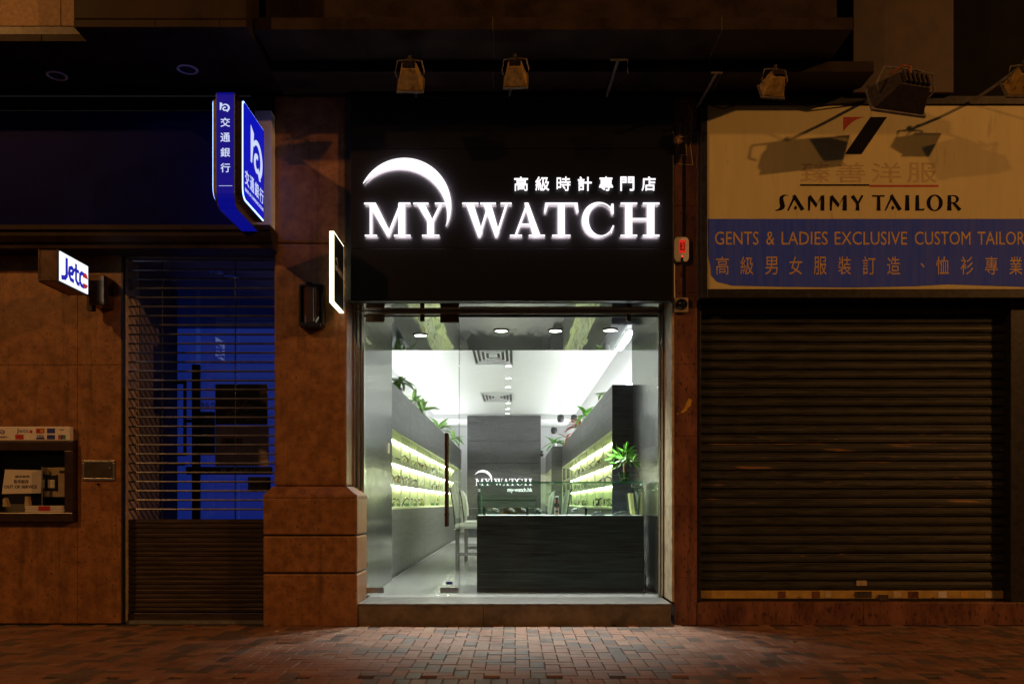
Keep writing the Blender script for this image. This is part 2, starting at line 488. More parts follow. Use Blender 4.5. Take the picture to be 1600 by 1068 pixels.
FLA = {  # flared display capitals of the tailor's sign
    'S': (.80, [[(.80, .98), (.62, .97), (.50, .90), (.46, .80), (.52, .55), (.58, .30), (.52, .12), (.36, .02), (.0, -.02), (.0, .04), (.14, .08), (.24, .16), (.28, .28), (.24, .52), (.22, .74),
                 (.28, .92), (.44, 1.02), (.62, 1.03), (.80, 1.0)]]),
    'A': (1.10, [[(.0, .0), (.10, .0), (.52, .86), (.40, .92)], [(.32, .93), (.50, 1.06), (1.10, .08), (.88, -.02)], [(.42, .17), (.52, .33), (.64, .17), (.52, .03)]]),
    'M': (1.05, [[(.02, .0), (.14, .0), (.19, .90), (.02, .90)], [(.0, .88), (.18, 1.02), (.62, .40), (.52, .20)], [(.50, .22), (.60, .42), (.98, 1.0), (.86, .98)], [(.80, .0), (1.05, .0), (1.04, 1.0), (.84, .96)]]),
    'Y': (.88, [[(.0, .88), (.22, 1.03), (.56, .52), (.42, .40)], [(.74, 1.0), (.88, .97), (.56, .42), (.46, .50)], [(.34, .0), (.60, .0), (.57, .50), (.40, .50)]]),
    'T': (.86, [[(.0, .90), (.0, 1.0), (.86, 1.0), (.86, .90)], [(.30, .0), (.58, .0), (.54, .94), (.34, .94)]]),
    'I': (.30, [[(.0, .0), (.30, .0), (.27, 1.0), (.03, 1.0)]]),
    'L': (.66, [[(.0, .0), (.28, .0), (.26, 1.0), (.03, 1.0)], [(.22, .0), (.58, .0), (.66, .14), (.22, .09)]]),
    'O': (1.05, [arc(.52, .5, .53, .54, 90, 270, 16) + list(reversed(arc(.50, .5, .26, .45, 90, 270, 16))), arc(.52, .5, .53, .54, 90, -90, 16) + list(reversed(arc(.55, .5, .25, .45, 90, -90, 16)))]),
    'R': (.92, [[(.0, .0), (.28, .0), (.25, 1.0), (.03, 1.0)], [(.2, 1.0)] + arc(.42, .74, .34, .27, 88, -80, 12) + [(.22, .46), (.22, .54)] + list(reversed(arc(.42, .74, .16, .20, 80, -70, 10))) + [(.2, .94)],
                [(.30, .52), (.48, .56), (.92, .10), (.74, -.04)]]),
}


def glyph(table, ch, fn, u0, u1, v0, v1, a, b, mi=0, m=None, side=None):
    w, outs = table[ch]
    m = m or MB()
    e = 0.0004 if a < b else -0.0004
    for k, p in enumerate(outs):
        q = [(u0 + x / w * (u1 - u0), v0 + y * (v1 - v0)) for x, y in p]
        m.prism(q, fn, a - e * 0 + e * k * 0.5, b + e * k, mi)
    return m


def bank_mark(fn, u0, u1, v0, v1, a, b):
    """the bank's round b-shaped mark: a tall stem running into an open ring round a smaller open ring"""
    m = MB()
    sx, sz = u1 - u0, v1 - v0
    def q(pts): return [(u0 + x * sx, v0 + y * sz) for x, y in pts]
    m.prism(q([(.0, .20), (.0, 1.0), (.26, .90), (.22, .62), (.16, .42), (.10, .20)]), fn, a, b)
    o = arc(.56, .42, .44, .42, 150, -62, 22)
    i = arc(.52, .42, .30, .30, 140, -58, 22)
    m.prism(q(o + list(reversed(i))), fn, a, b + (b - a) * .2)
    o = arc(.50, .32, .24, .22, 60, 330, 18)
    i = arc(.53, .32, .12, .11, 60, 330, 18)
    m.prism(q(o + list(reversed(i))), fn, a, b + (b - a) * .1)
    m.prism(q([(.60, .14), (.74, .16), (.84, .02), (.72, .0)]), fn, a, b + (b - a) * .3)
    return m


def crescent(fn, tip0, top, right, tip1, itop, iright, a, b, n=40):
    def circ(p, q, r):
        ax, ay = p; bx_, by = q; cx_, cy_ = r
        d = 2 * (ax * (by - cy_) + bx_ * (cy_ - ay) + cx_ * (ay - by))
        ux = ((ax**2 + ay**2) * (by - cy_) + (bx_**2 + by**2) * (cy_ - ay) + (cx_**2 + cy_**2) * (ay - by)) / d
        uy = ((ax**2 + ay**2) * (cx_ - bx_) + (bx_**2 + by**2) * (ax - cx_) + (cx_**2 + cy_**2) * (bx_ - ax)) / d
        return ux, uy, math.hypot(ax - ux, ay - uy)
    def run(p, q, r, s):
        cx_, cy_, rad = circ(p, q, r)
        a0 = math.atan2(p[1] - cy_, p[0] - cx_)
        a1 = math.atan2(s[1] - cy_, s[0] - cx_)
        while a1 > a0: a1 -= 2 * math.pi
        return [(cx_ + rad * math.cos(a0 + (a1 - a0) * k / n), cy_ + rad * math.sin(a0 + (a1 - a0) * k / n)) for k in range(n + 1)]
    out = run(tip0, top, right, tip1)
    inn = run(tip0, itop, iright, tip1)
    return MB().prism(out + list(reversed(inn))[1:-1], fn, a, b)

# ================================================================ SETTING
road = MB().box(-60, 60, -70, -2.98, -0.30, -0.13).build('road', asphalt)
tag(road, 'dark asphalt road beyond the kerb', kind='structure')
kerb = thing('kerb', 'dull granite kerb edging the brick pavement', None, (0, -2.9, -0.13))
kerb['kind'] = 'structure'
k0 = MB().box(-0.45, 0.45, -0.07, 0.068, 0, 0.125).mesh('kerb_stone', kerb_stone, (0, 0, 0), 0.012)
for i in range(-9, 10):
    place('kerb_stone', k0, kerb, (i * 0.91 + 0.2, -2.9, -0.13))

pave = MB().box(-9, 9, -2.83, 0.6, -0.25, -0.012).build('pavement', mortar)
tag(pave, 'herringbone brick pavement in front of the shops', kind='structure')


def paver_mb(w, l, x=0, y=0, z=0, tx=0, ty=0, mi=0, m=None):
    m = m or MB()
    g, c, h = 0.0022, 0.004, 0.05
    a, b = w / 2 - g, l / 2 - g
    vs = []
    for dz, s in ((-h, 0), (-c * 0.8, 0), (0, c)):
        for sx, sy in ((-1, -1), (1, -1), (1, 1), (-1, 1)):
            px_, py_ = sx * (a - s), sy * (b - s)
            vs.append((x + px_, y + py_, z + dz + (px_ * tx + py_ * ty if dz > -h else 0)))
    fs = [(8, 9, 10, 11)]
    for r in (0, 4):
        for k in range(4):
            fs.append((r + k, r + (k + 1) % 4, r + 4 + (k + 1) % 4, r + 4 + k))
    return m.add(vs, fs, mi)


U = 0.1042
pv = []
ymax = -0.14
rows = int(2.55 / U)
for i in range(-72, 73):
    for j in range(rows + 2):
        # 90 degree herringbone on a unit grid
        k = (i - j) % 4
        x, y = i * U, ymax - (j + 1) * U
        if k == 0: pv.append((x + U, y + U / 2, 2 * U, U))
        elif k == 2: pv.append((x + U / 2, y + U, U, 2 * U))
yb = ymax - rows * U
pv = [p for p in pv if yb + 0.01 < p[1] - p[3] / 2 + 0.02 and p[1] + p[3] / 2 < -0.005 and abs(p[0]) < 7.0]
for i in range(-68, 69):
    pv.append((i * U, yb - U, U, 2 * U))                 # header course along the kerb
def seen(p):
    d = D + p[1]
    return abs(p[0]) * F / d < 800 and CY + H * F / d < 1075
pv.sort(key=lambda p: (not seen(p), -abs(p[1]) * 0 + math.hypot(p[0] * 0.55, p[1] + D)))
pm = {}
for (w, l) in {(p[2], p[3]) for p in pv}:
    for ci, mm in enumerate((P_RED, P_GREY, P_TAN)):
        for v in range(2):
            pm[(w, l, ci, v)] = paver_mb(w, l, tx=rnd.uniform(-.012, .012), ty=rnd.uniform(-.012, .012)).mesh('paver', mm)
def pcol(): return rnd.choices((0, 1, 2), (0.54, 0.28, 0.18))[0]
ORG[pave.name] = Vector((0, 0, 0))
for p in pv[:298]:
    place('paver', pm[(p[2], p[3], pcol(), rnd.randint(0, 1))], pave, (p[0], p[1], rnd.uniform(-.0022, .0015)))
m = MB()
for p in pv[298:]:
    paver_mb(p[2], p[3], p[0], p[1], rnd.uniform(-.0022, .0015), rnd.uniform(-.012, .012), rnd.uniform(-.012, .012), pcol(), m)
o = m.build('pavers', [P_RED, P_GREY, P_TAN], pave)
o['kind'] = 'stuff'

# ---------------------------------------------------------------- bank: stone wall
WY = 0.05
bank = thing('bank_wall', 'brown granite wall holding the cash machine left of the shutter', 'wall', (-5.0, WY, 0))
MB().box(-9.0, -5.36, .09, .4, 0, 5.04).box(-5.36, -4.165, .09, .4, 0, .965).box(-5.36, -4.165, .09, .4, 1.74, 5.04).box(-4.165, -3.765, .09, .4, 0, 5.04) \
    .box(-3.765, -2.2, .09, .4, 3.56, 5.04).build('backing', mortar, bank)
xj = X(121, WY)
xe = X(190, WY)
z1, z2, zt = Z(765, WY), Z(570, WY), 3.60
for (a, b, lo, hi) in [(xj, xe, 0, z1), (xj, xe, z1, z2), (xj, xe, z2, zt), (-5.36, xj, 0, .965), (-5.36, xj, 1.742, z2), (-5.36, xj, z2, zt),
                       (-6.9, -5.36, 0, z1), (-6.9, -5.36, z1, z2), (-6.9, -5.36, z2, zt), (-9, -6.9, 0, z1), (-9, -6.9, z1, z2), (-9, -6.9, z2, zt)]:
    bx('stone_panel', granite, bank, a + .0015, b - .0015, WY, .088, lo + .0015, hi - .0015, 0.0015)
bx('metal_trim', dark_metal, bank, xe + .001, xe + .016, WY - .006, .3, 0, 3.6)

# ---------------------------------------------------------------- granite pillar between the bank and the shop
pil = thing('granite_pillar', 'brown granite pillar on a rusticated base between bank and watch shop', 'pillar', (-1.93, 0, 0))
BY = -.11
bl, br = X(411, BY), X(558, BY)
za, zb, zc, zd = Z(895, BY), Z(836, BY), Z(778, BY), Z(765, BY)
for lo, hi in ((-.01, za - .008), (za + .008, zb - .008), (zb + .008, zc)):
    MB().box(bl, br, BY, .44, lo, hi).build('base_block', granite, pil, 0.013)
MB().box(bl + .02, br - .02, BY + .02, .43, .02, zc - .02).build('base_core', mortar, pil)
sl, sr, SY = X(428, -.03), X(541, -.03), -.03
m = MB()
q = [(bl, br, BY, zc), (bl, br, BY, zc + .03), (sl - .01, sr + .01, SY - .01, zd + .035)]
vs = []
for a, b, y, z in q: vs += [(a, y, z), (b, y, z), (b, .44, z), (a, .44, z)]
m.add(vs, [(3, 2, 1, 0), (8, 9, 10, 11)] + [(r + k, r + (k + 1) % 4, r + 4 + (k + 1) % 4, r + 4 + k) for r in (0, 4) for k in range(4)])
m.build('base_moulding', granite, pil, 0.004)
for lo, hi in ((zd + .037, 3.60), (3.602, 5.0)):
    MB().box(sl, sr, SY, .44, lo, hi).build('stone_panel', granite, pil, 0.022)

# ---------------------------------------------------------------- bank fascia, ledge, soffit
FY = -.16
fas = thing('bank_fascia', 'unlit dark blue fascia board above the bank front', 'fascia', (-5, FY, 3.69))
fz0, fz1 = Z(358, FY), Z(173, FY)
for a, b in ((-9.0, -6.0), (-5.997, X(398, FY) - .002)):
    bx('fascia_panel', navy, fas, a, b, FY, .085, fz0, fz1 - .01)
bx('end_trim', white_metal, fas, X(398, FY), -2.269, FY - .004, .08, fz0, fz1, 0.004)
bx('top_trim', steel_plain, fas, -9, X(398, FY) - .002, FY - .006, .08, fz1 - .009, fz1 + .004)
led = thing('stone_ledge', 'dark moulded stone ledge under the blue bank fascia', 'ledge', (-5, -.2, 3.5))
prof = [(.085, 3.505), (-.20, 3.505), (-.205, 3.545), (-.235, 3.555), (-.27, 3.60), (-.272, 3.64), (-.30, 3.65), (-.30, 3.692), (.085, 3.692)]
for a, b in ((-9, -6.4), (-6.397, -4.35), (-4.347, -2.245)):
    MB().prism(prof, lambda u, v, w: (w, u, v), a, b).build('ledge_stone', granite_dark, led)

sof = thing('bank_canopy', 'dark projecting stone canopy over the bank entrance', 'canopy', (-4, -.5, 5.04))
xb0, xb1 = X(115, -1.17), X(385, -1.17)
for a, b in ((-9, -5.2), (-5.197, -4.0), (-3.997, -2.80), (-2.797, xb1)):
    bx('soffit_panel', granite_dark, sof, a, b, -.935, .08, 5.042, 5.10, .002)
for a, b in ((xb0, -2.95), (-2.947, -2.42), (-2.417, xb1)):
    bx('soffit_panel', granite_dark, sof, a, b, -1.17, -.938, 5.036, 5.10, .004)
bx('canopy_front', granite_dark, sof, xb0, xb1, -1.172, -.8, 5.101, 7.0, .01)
bx('dark_beam', dark_metal, sof, -9, xb0 - .002, -.936, -.7, 5.101, 5.165)
for a, b in ((-9, -5.3), (-5.298, X(95, -.94)), (X(95, -.94) + .004, xb0 + .2)):
    bx('orange_panel', granite_orange, sof, a, b, -.942, -.7, 5.168, 7.2, .003)


def downlight(name, label, x, y, z, r, lampmat, group, ring=steel_plain):
    t = thing(name, label, 'downlight', (x, y, z), group)
    MB().lathe([(r, 0), (r, -.008), (r * .80, -.010), (r * .78, -.004), (r * .76, 0)], (x, y, z), 'Z', 28).build('trim_ring', ring, t, smooth=True)
    MB().lathe([(r * .74, -.005), (r * .3, -.0045), (0.001, -.004)], (x, y, z), 'Z', 24).build('lamp', lampmat, t)
    return t


unlit = mat('unlit_downlight_glass', (.05, .05, .07), .15, var=.2, scale=30)
for px_, py_, lab in ((89, 117, 'unlit round downlight at the outer end of the bank canopy'), (293, 107, 'unlit round downlight in the canopy above the blue light box')):
    d_ = (5.04 - H) * F / (CY - py_)
    downlight('canopy_downlight', lab, (px_ - CX) * d_ / F, d_ - D, 5.034, .092, unlit, 'unlit downlights in the bank canopy', white_plastic)

# ---------------------------------------------------------------- stepped cornice over the shops
cor = thing('stepped_cornice', 'dark stepped stone cornice above the watch shop and tailor signs', 'cornice', (0, -.5, 5.0))
s1r, s2r = X(1333, -1.0), X(1367, -.48)
cuts1 = [xb1 + .005, X(770, -1.0), X(1128, -1.0), s1r]
cuts2 = [xb1 + .005, X(770, -.48), X(1128, -.48), s2r]
for a, b in zip(cuts1, cuts1[1:]):
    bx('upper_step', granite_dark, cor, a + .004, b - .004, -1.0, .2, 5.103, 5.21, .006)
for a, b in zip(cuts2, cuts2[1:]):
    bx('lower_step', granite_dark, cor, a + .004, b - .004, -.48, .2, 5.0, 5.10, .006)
joint_m = mat('joint_sealant', (.10, .075, .05), .7, var=.3, scale=20)
for c in (X(770, -.48), X(1128, -.48)):
    bx('joint_strip', joint_m, cor, c - .0035, c + .0035, -.483, .15, 4.996, 5.099)
for c in (X(770, -1.0), X(1128, -1.0)):
    bx('joint_strip', joint_m, cor, c - .0035, c + .0035, -1.003, -.49, 5.10, 5.209)
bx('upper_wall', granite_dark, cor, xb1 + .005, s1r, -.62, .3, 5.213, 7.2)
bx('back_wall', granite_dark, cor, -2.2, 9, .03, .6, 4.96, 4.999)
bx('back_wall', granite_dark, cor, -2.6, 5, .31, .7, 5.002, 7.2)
pier_m = mat('pier_brown_stone', (0.05, 0.03, 0.018), 0.55, var=0.3, scale=5, bump=.1, bscale=90, vdist=.006)
up = thing('upper_pier', 'brown stone pier above the tailor sign', 'pier', (3.4, -.4, 4.83))
bx('pier_stone', pier_m, up, X(1333, -.18), X(1490, -.18), -.18, .2, 4.955, 6.0, .006)
bx('pier_stone', pier_m, up, X(1333, -.18), X(1490, -.18), -.18, .2, 6.003, 7.2, .006)
uw = MB().box(X(1490, -.18), 9, .201, .6, 5.0, 7.2).build('upper_shop_wall', mat('near_black_wall', (.008, .007, .006), .8, var=.3, scale=4, spec=.1))  # one near-black base colour over the whole recessed wall
tag(uw, 'dark recessed wall above the far end of the tailor sign', 'wall')

# ---------------------------------------------------------------- shop front structure
sw = MB().box(sr, X(1052), -.035, .44, 3.075, 4.998).build('sign_backing_wall', mortar)
tag(sw, 'dark wall carrying the black watch shop sign board', kind='structure')
stp = thing('shop_step', 'stone entrance step under the glass shop front', 'step', (0, -.08, 0))
stp['kind'] = 'structure'
bx('riser_stone', step_stone, stp, br + .003, -.30, -.085, .1, -.05, .188, .004)
bx('riser_stone', step_stone, stp, -.297, X(1048, -.08), -.085, .1, -.05, .188, .004)
bx('tread', sill_stone, stp, br + .003, X(1049, -.09), -.095, .70, .189, .205, .003)

rp = thing('stone_clad_pillar', 'narrow red granite pillar between watch shop and roller shutter', 'pillar', (1.61, 0, 0))
xr0, xr1 = X(1052), X(1089)
zs = [-.01] + [Z(v) for v in (902, 791, 681, 569, 457, 321, 205)] + [5.0]
for lo, hi in zip(zs, zs[1:]):
    bx('stone_block', granite_red, rp, xr0 + .012, xr1, 0, .10, lo + .001, hi - .001, .0025)
    bx('return_stone', tan_stone, rp, xr0 - .012, xr0 + .0115, .004, .46, max(lo, .21) + .001, hi - .001, .002)
bx('pillar_core', mortar, rp, xr0 + .02, xr1 - .003, .101, .55, 0, 5.0)
bx('corner_trim', steel_plain, rp, xr1 + .0005, xr1 + .010, -.012, .1, Z(470), Z(205))
m = MB()
for pts in ([(1058, 193), (1057, 256)], [(1063, 193), (1058, 235)], [(1069, 196), (1073, 240)], [(1058, 220), (1080, 222)], [(1056, 256), (1084, 258)], [(1081, 195), (1079, 230), (1083, 257)],
            [(1062, 214), (1076, 213)], [(1060, 243), (1075, 242)], [(1075, 165), (1082, 180), (1080, 196)], [(1063, 160), (1076, 158)]):
    m.tube([(X(a + rnd.uniform(-.4, .4)), -.0015, Z(b)) for a, b in pts], .0035, 4)
m.build('tape_residue', cream_vinyl, rp)
m = MB()
m.prism([(X(a), Z(b)) for a, b in ((1076, 622), (1081, 624), (1079, 634), (1074, 637), (1073, 641), (1066, 645), (1063, 644), (1069, 638), (1072, 630))], front, -.001, -.003)
m.prism([(X(a), Z(b)) for a, b in ((1058, 645), (1060, 645), (1060, 647), (1058, 647))], front, -.001, -.003)
m.build('torn_sticker', gold_print, rp)

# ---------------------------------------------------------------- tailor: shutter, plinth, wall
pl = thing('shutter_plinth', 'red granite plinth below the brown roller shutter', 'plinth', (4, 0, 0))
for a, b in ((xr1 + .003, 3.3), (3.303, 5.2), (5.203, 9)):
    bx('plinth_stone', granite_red, pl, a, b, -.01, .5, -.01, .205, .004)
bw = MB().box(xr1 + .002, 9, .42, .6, .2, 5.0).build('tailor_back_wall', mortar)
tag(bw, 'dark wall behind the brown roller shutter', kind='structure')

SHY = .15
PITCH = .0884


def slat_mesh(name, mt, half, pitch, depth=.016):
    m = MB()
    prof = [(0.012, -pitch / 2 - .001), (.002, -pitch / 2 + .003), (-depth * .75, -pitch * .36), (-depth, -pitch * .10), (-depth * .9, pitch * .16), (-.006, pitch * .34), (-.012, pitch * .38), (-.010, pitch * .45), (0.004, pitch / 2 - .001), (.012, pitch / 2 + .001)]
    m.prism(prof, lambda u, v, w: (w, u, v), -half, half)
    return m.mesh(name, mt)


def shutter(label, x0, x1, z0, n, worn):
    t = thing('roller_shutter', label, 'shutter', ((x0 + x1) / 2, SHY, z0), None)
    half = (x1 - x0) / 2
    ms = [slat_mesh('slat', mm, half, PITCH) for mm in (shutter_paint, shutter_worn, shutter_rub)]
    for k in range(n):
        w = worn.get(k, 0)
        o = place('slat', ms[w], t, ((x0 + x1) / 2, SHY + rnd.uniform(-.003, .003), z0 + .10 + (k + .5) * PITCH + rnd.uniform(-.0012, .0012)))
        o.rotation_euler = (rnd.uniform(-.05, .05), rnd.uniform(-.0012, .0012), rnd.uniform(-.0015, .0015))
        if w and w == 2: o['label'] = 'slat with its brown paint rubbed to orange'
    bb = bx('bottom_bar', bottom_bar_m, t, x0, x1, SHY - .012, SHY + .02, z0 + .02, z0 + .098, .004)
    bx('foot_rail', dark_metal, t, x0, x1, SHY - .03, SHY + .02, z0, z0 + .018)
    return t


sh = shutter('closed brown roller shutter of the tailor with worn paint and yellow bottom bar', xr1 + .004, X(1567, SHY), .207, 31,
             {11: 1, 12: 1, 13: 2, 14: 1, 15: 2, 16: 1, 17: 1, 18: 0, 10: 0, 9: 2, 3: 1})
SHB = sh
for k, (pxs, w, mt_) in enumerate(((1215, 12, granite_red), (1268, 12, granite_red), (1288, 10, tan_stone), (1335, 26, rust_dark), (1395, 12, tan_stone), (1418, 16, granite_red), (1465, 13, paper), (1500, 12, gold_print), (1538, 14, tan_stone))):
    bx('sticker', mt_, sh, X(pxs, SHY), X(pxs + w, SHY), SHY - .0155, SHY - .0125, Z(933, SHY), Z(923, SHY))
bx('sticker', tan_stone, sh, X(1337, SHY), X(1353, SHY), SHY - .022, SHY - .0175, Z(914, SHY), Z(906, SHY))
lk = MB().box(X(1371, SHY), X(1386, SHY), SHY - .035, SHY - .0165, Z(937, SHY), Z(928, SHY))
lk.build('lock', rust_dark, sh, .004)
shutter('shutter continuing beyond the added dark post at the edge of the tailor front', X(1592, SHY), 8.0, .207, 31, {14: 2, 9: 2})
gd = MB().box(X(1567, SHY) + .002, X(1592, SHY) - .002, .02, .4, .206, 3.3).build('shutter_shade_post', dark_metal, None, .006)  # dark post put where only a shadow edge crosses the shutter
tag(gd, 'added dark post in place of the shadow edge on the shutter', 'post')
gd2 = MB().box(xr1 + .003, xr1 + .045, .03, .132, .206, 3.1).build('shutter_guide_rail', dark_metal, None, .004)
tag(gd2, 'dark guide rail of the shutter beside the red granite pillar', 'rail')

# ---------------------------------------------------------------- tailor sign
TY = -.10
ts = thing('tailor_sign', 'large cream and blue tailor shop sign board with a dark frame', 'sign', (4, TY, 3.06))
tz0, tz1 = Z(466, TY), Z(151, TY)
cx0, cz0, cz1 = X(1105, TY), Z(452, TY), Z(165, TY)
bx('frame_side', dark_metal, ts, xr1 + .012, cx0, TY - .02, .12, tz0, tz1, .004)
bx('frame_top', dark_metal, ts, cx0 + .001, 7.5, TY - .02, .12, cz1 + .004, tz1, .004)
bx('frame_bottom', dark_metal, ts, cx0 + .001, 7.5, TY - .02, .12, tz0, cz0, .004)
bx('cream_panel', cream_vinyl, ts, cx0 + .002, 7.5, TY, .1, cz0 + .001, cz1, .003)
zb_ = Z(342, TY)
pts = [(cx0 + .008, zb_)]
for a, b in ((1107, 400), (1110, 415), (1111, 430), (1120, 440), (1145, 446), (1230, 448), (1330, 449), (1430, 447), (1480, 444), (1540, 446), (1600, 448)):
    pts.append((X(a, TY), Z(b, TY)))
pts += [(7.49, Z(447, TY)), (7.49, zb_)]
MB().prism(pts, front, TY - .001, TY - .003).build('blue_band', blue_vinyl, ts)
L0, L1 = TY - .0032, TY - .0045


def tp(px_): return X(px_, TY)
def tq(py_): return Z(py_, TY)


for s, a, b in (('GENTS', 1117, 1185), ('&', 1197, 1210), ('LADIES', 1221, 1293), ('EXCLUSIVE', 1304, 1417), ('CUSTOM', 1429, 1516), ('TAILOR', 1527, 1601)):
    fitted('lettering', s, front, tp(a), tp(b), tq(382.5), tq(362), L0, L1, yellow_print, ts)
for k, ch in enumerate('高級男女服裝訂造、恤衫專業'):
    xa = 1118.5 + 38.2 * k
    if ch == '、':
        fitted('lettering', ch, front, tp(xa + 14), tp(xa + 20), tq(418), tq(411), L0, L1, yellow_print, ts)
    else:
        fitted('lettering', ch, front, tp(xa), tp(xa + 20), tq(429), tq(401), L0, L1, yellow_print, ts)
C0, C1 = TY - .0008, TY - .0022
xs = {'S': [(1212, 1231)], 'A': [(1229, 1258)]}
for ch, a, b in (('S', 1212, 1232), ('A', 1230, 1257), ('M', 1262, 1288), ('M', 1296, 1323), ('Y', 1329, 1349), ('T', 1363, 1382), ('A', 1382, 1409), ('I', 1414, 1421), ('L', 1430, 1445), ('O', 1448, 1473), ('R', 1480, 1502)):
    glyph(FLA, ch, front, tp(a), tp(b), tq(329), tq(305), C0, C1).build('lettering', black_print, ts)
for k, ch in enumerate('臻善洋服'):
    xa = (1251, 1306, 1362, 1418)[k]
    fitted('lettering', ch, front, tp(xa), tp(xa + 46), tq(285), tq(254), C0, C1, faded_print, ts)
bx('rule', black_print, ts, tp(1250), tp(1358), C1, C0, tq(290.5), tq(288))
bx('rule', red_print, ts, tp(1358) + .001, tp(1466), C1, C0, tq(292), tq(289))
MB().prism([(tp(1320), tq(241)), (tp(1346), tq(241)), (tp(1386), tq(183)), (tp(1360), tq(183))], front, C0, C1).build('emblem_bar', black_print, ts)
MB().prism([(tp(1318), tq(205)), (tp(1318), tq(183)), (tp(1352), tq(183))] + [(tp(a), tq(b)) for a, b in ((1345, 184.5), (1338, 187), (1331, 191.5), (1325, 197))], front, C0, C1).build('emblem_corner', red_print, ts)

for k, (px_, Y_) in enumerate(((957, -.12), (430, -.5), (1240, -1.1))):
    sc_ = MB().prism([(0, 0), (.02, .004), (.034, .016), (.026, .03), (.008, .026), (-.004, .012)], lambda u, v, w: (X(px_, Y_) + u, Y_ + v * .6, w), .001, .007 + .004 * (k == 0)).build('litter_scrap', (black_print, paper, rust_dark)[k])
    tag(sc_, ('dark scrap of litter at the foot of the shop step', 'pale scrap of paper on the paving by the granite pillar', 'brown scrap on the paving in front of the roller shutter')[k], 'litter')
for lab, pts in (('thin black cable sagging along the cornice above the black sign', [(650, 150), (700, 154), (760, 149), (830, 155), (948, 150)]), ('thin black cable looping between the lamps above the tailor sign', [(1092, 160), (1130, 170), (1190, 152), (1270, 168), (1350, 158)])):
    cbl = MB().tube([(X(a, -.14), -.14, Z(b, -.14)) for a, b in pts], .006, 6).build('lamp_cable', black_plastic)
    tag(cbl, lab, 'cable')

# ================================================================ WATCH SHOP: black sign board
BYS = -.12
wsn = thing('watch_shop_sign', 'big black sign board with white lit letters over the glass shop front', 'sign', (0, BYS, 3.06))
bx0, bx1 = X(548, BYS), X(1052, BYS)
for a, b in ((470, 388.4), (387.8, 232.3), (231.7, 150)):
    bx('board_panel', black_panel, wsn, bx0, bx1, BYS, -.04, Z(a, BYS), Z(b, BYS), .002)
L_B, L_M, L_F = BYS - .012, BYS - .045, BYS - .05


def wx(px_): return X(px_, BYS)
def wz(py_): return Z(py_, BYS)


def lit(m, name='lit_letter'):
    """white front, bright back: the side turned to the board throws the halo"""
    o = m.build(name, [LETTER, LETTER_SIDE], wsn)
    for p in o.data.polygons:
        if p.normal.y > .9: p.material_index = 1
    return o


for ch, a, b in (('M', 570.2, 642), ('Y', 646.5, 699), ('W', 722.7, 799.5), ('A', 796.8, 851.2), ('T', 850, 903.5), ('C', 908.8, 959), ('H', 969, 1029.3)):
    lit(glyph(SER, ch, front, wx(a), wx(b), wz(371), wz(319), BYS - .028, L_M))
lit(crescent(front, (wx(568.6), wz(288.9)), (wx(627.7), wz(249.9)), (wx(704.8), wz(314.2)), (wx(694.4), wz(354.2)), (wx(627.7), wz(264.4)), (wx(694.8), wz(314.2)), BYS - .028, L_M - .004), 'lit_crescent')
for k, ch in enumerate('高級時計專門店'):
    a = 803.4 + k * 33.05
    lit(fitted(None, ch, front, wx(a), wx(a + 21.5), wz(300), wz(278.5), BYS - .028, L_M, LETTER, wsn, bold=0.0 if ch == '時' else .008), 'lit_character')

# ---------------------------------------------------------------- steel entrance lining and glass front
GY = .50
lx, rx = -1.512, 1.432                       # inner faces of the steel side walls
ent = thing('entrance_lining', 'mirror polished steel walls and soffit lining the shop entrance', 'lining', (0, 1.5, .2))
ent['kind'] = 'structure'
bx('steel_side_wall', steel_wall, ent, lx - .06, lx, GY + .03, 2.50, .205, 3.05)
bx('steel_side_wall', steel_wall, ent, rx, rx + .06, GY + .03, 2.50, .205, 3.05)
bx('steel_soffit', steel, ent, lx, rx, GY + .03, 2.50, 3.02, 3.05)
bx('soffit_riser', wall_white, ent, -2.3, 1.9, 2.42, 2.498, 3.051, 3.75)
fr = thing('shop_front_frame', 'stainless steel frame round the glass shop front', 'frame', (0, .45, .2))
bx('left_jamb', steel_plain, fr, -1.60, -1.575, .30, .52, .21, 3.06, .003)
bx('left_jamb', steel_plain, fr, -1.572, -1.545, .38, .52, .21, 3.06, .003)
bx('left_jamb', steel_plain, fr, -1.542, lx, .46, .53, .21, 3.06, .003)
bx('right_jamb', steel_plain, fr, rx, rx + .022, .47, .53, .21, 3.056, .003)
bx('right_jamb', steel_plain, fr, rx + .025, rx + .048, .45, .53, .21, 3.056, .003)
bx('header_bar', steel_plain, fr, lx, rx, .45, .505, 3.032, 3.062, .003)
bx('header_bar', steel, fr, lx - .08, rx + .06, .12, .44, 3.064, 3.074)
bx('closing_board', dark_metal, fr, rx + .049, xr0 - .014, .462, .60, .205, 3.5)
bx('closing_board', dark_metal, fr, -1.62, lx - .061, .535, .60, .205, 3.5)
bx('upper_board', dark_metal, fr, -1.62, xr0 - .014, .455, .60, 3.076, 3.6)

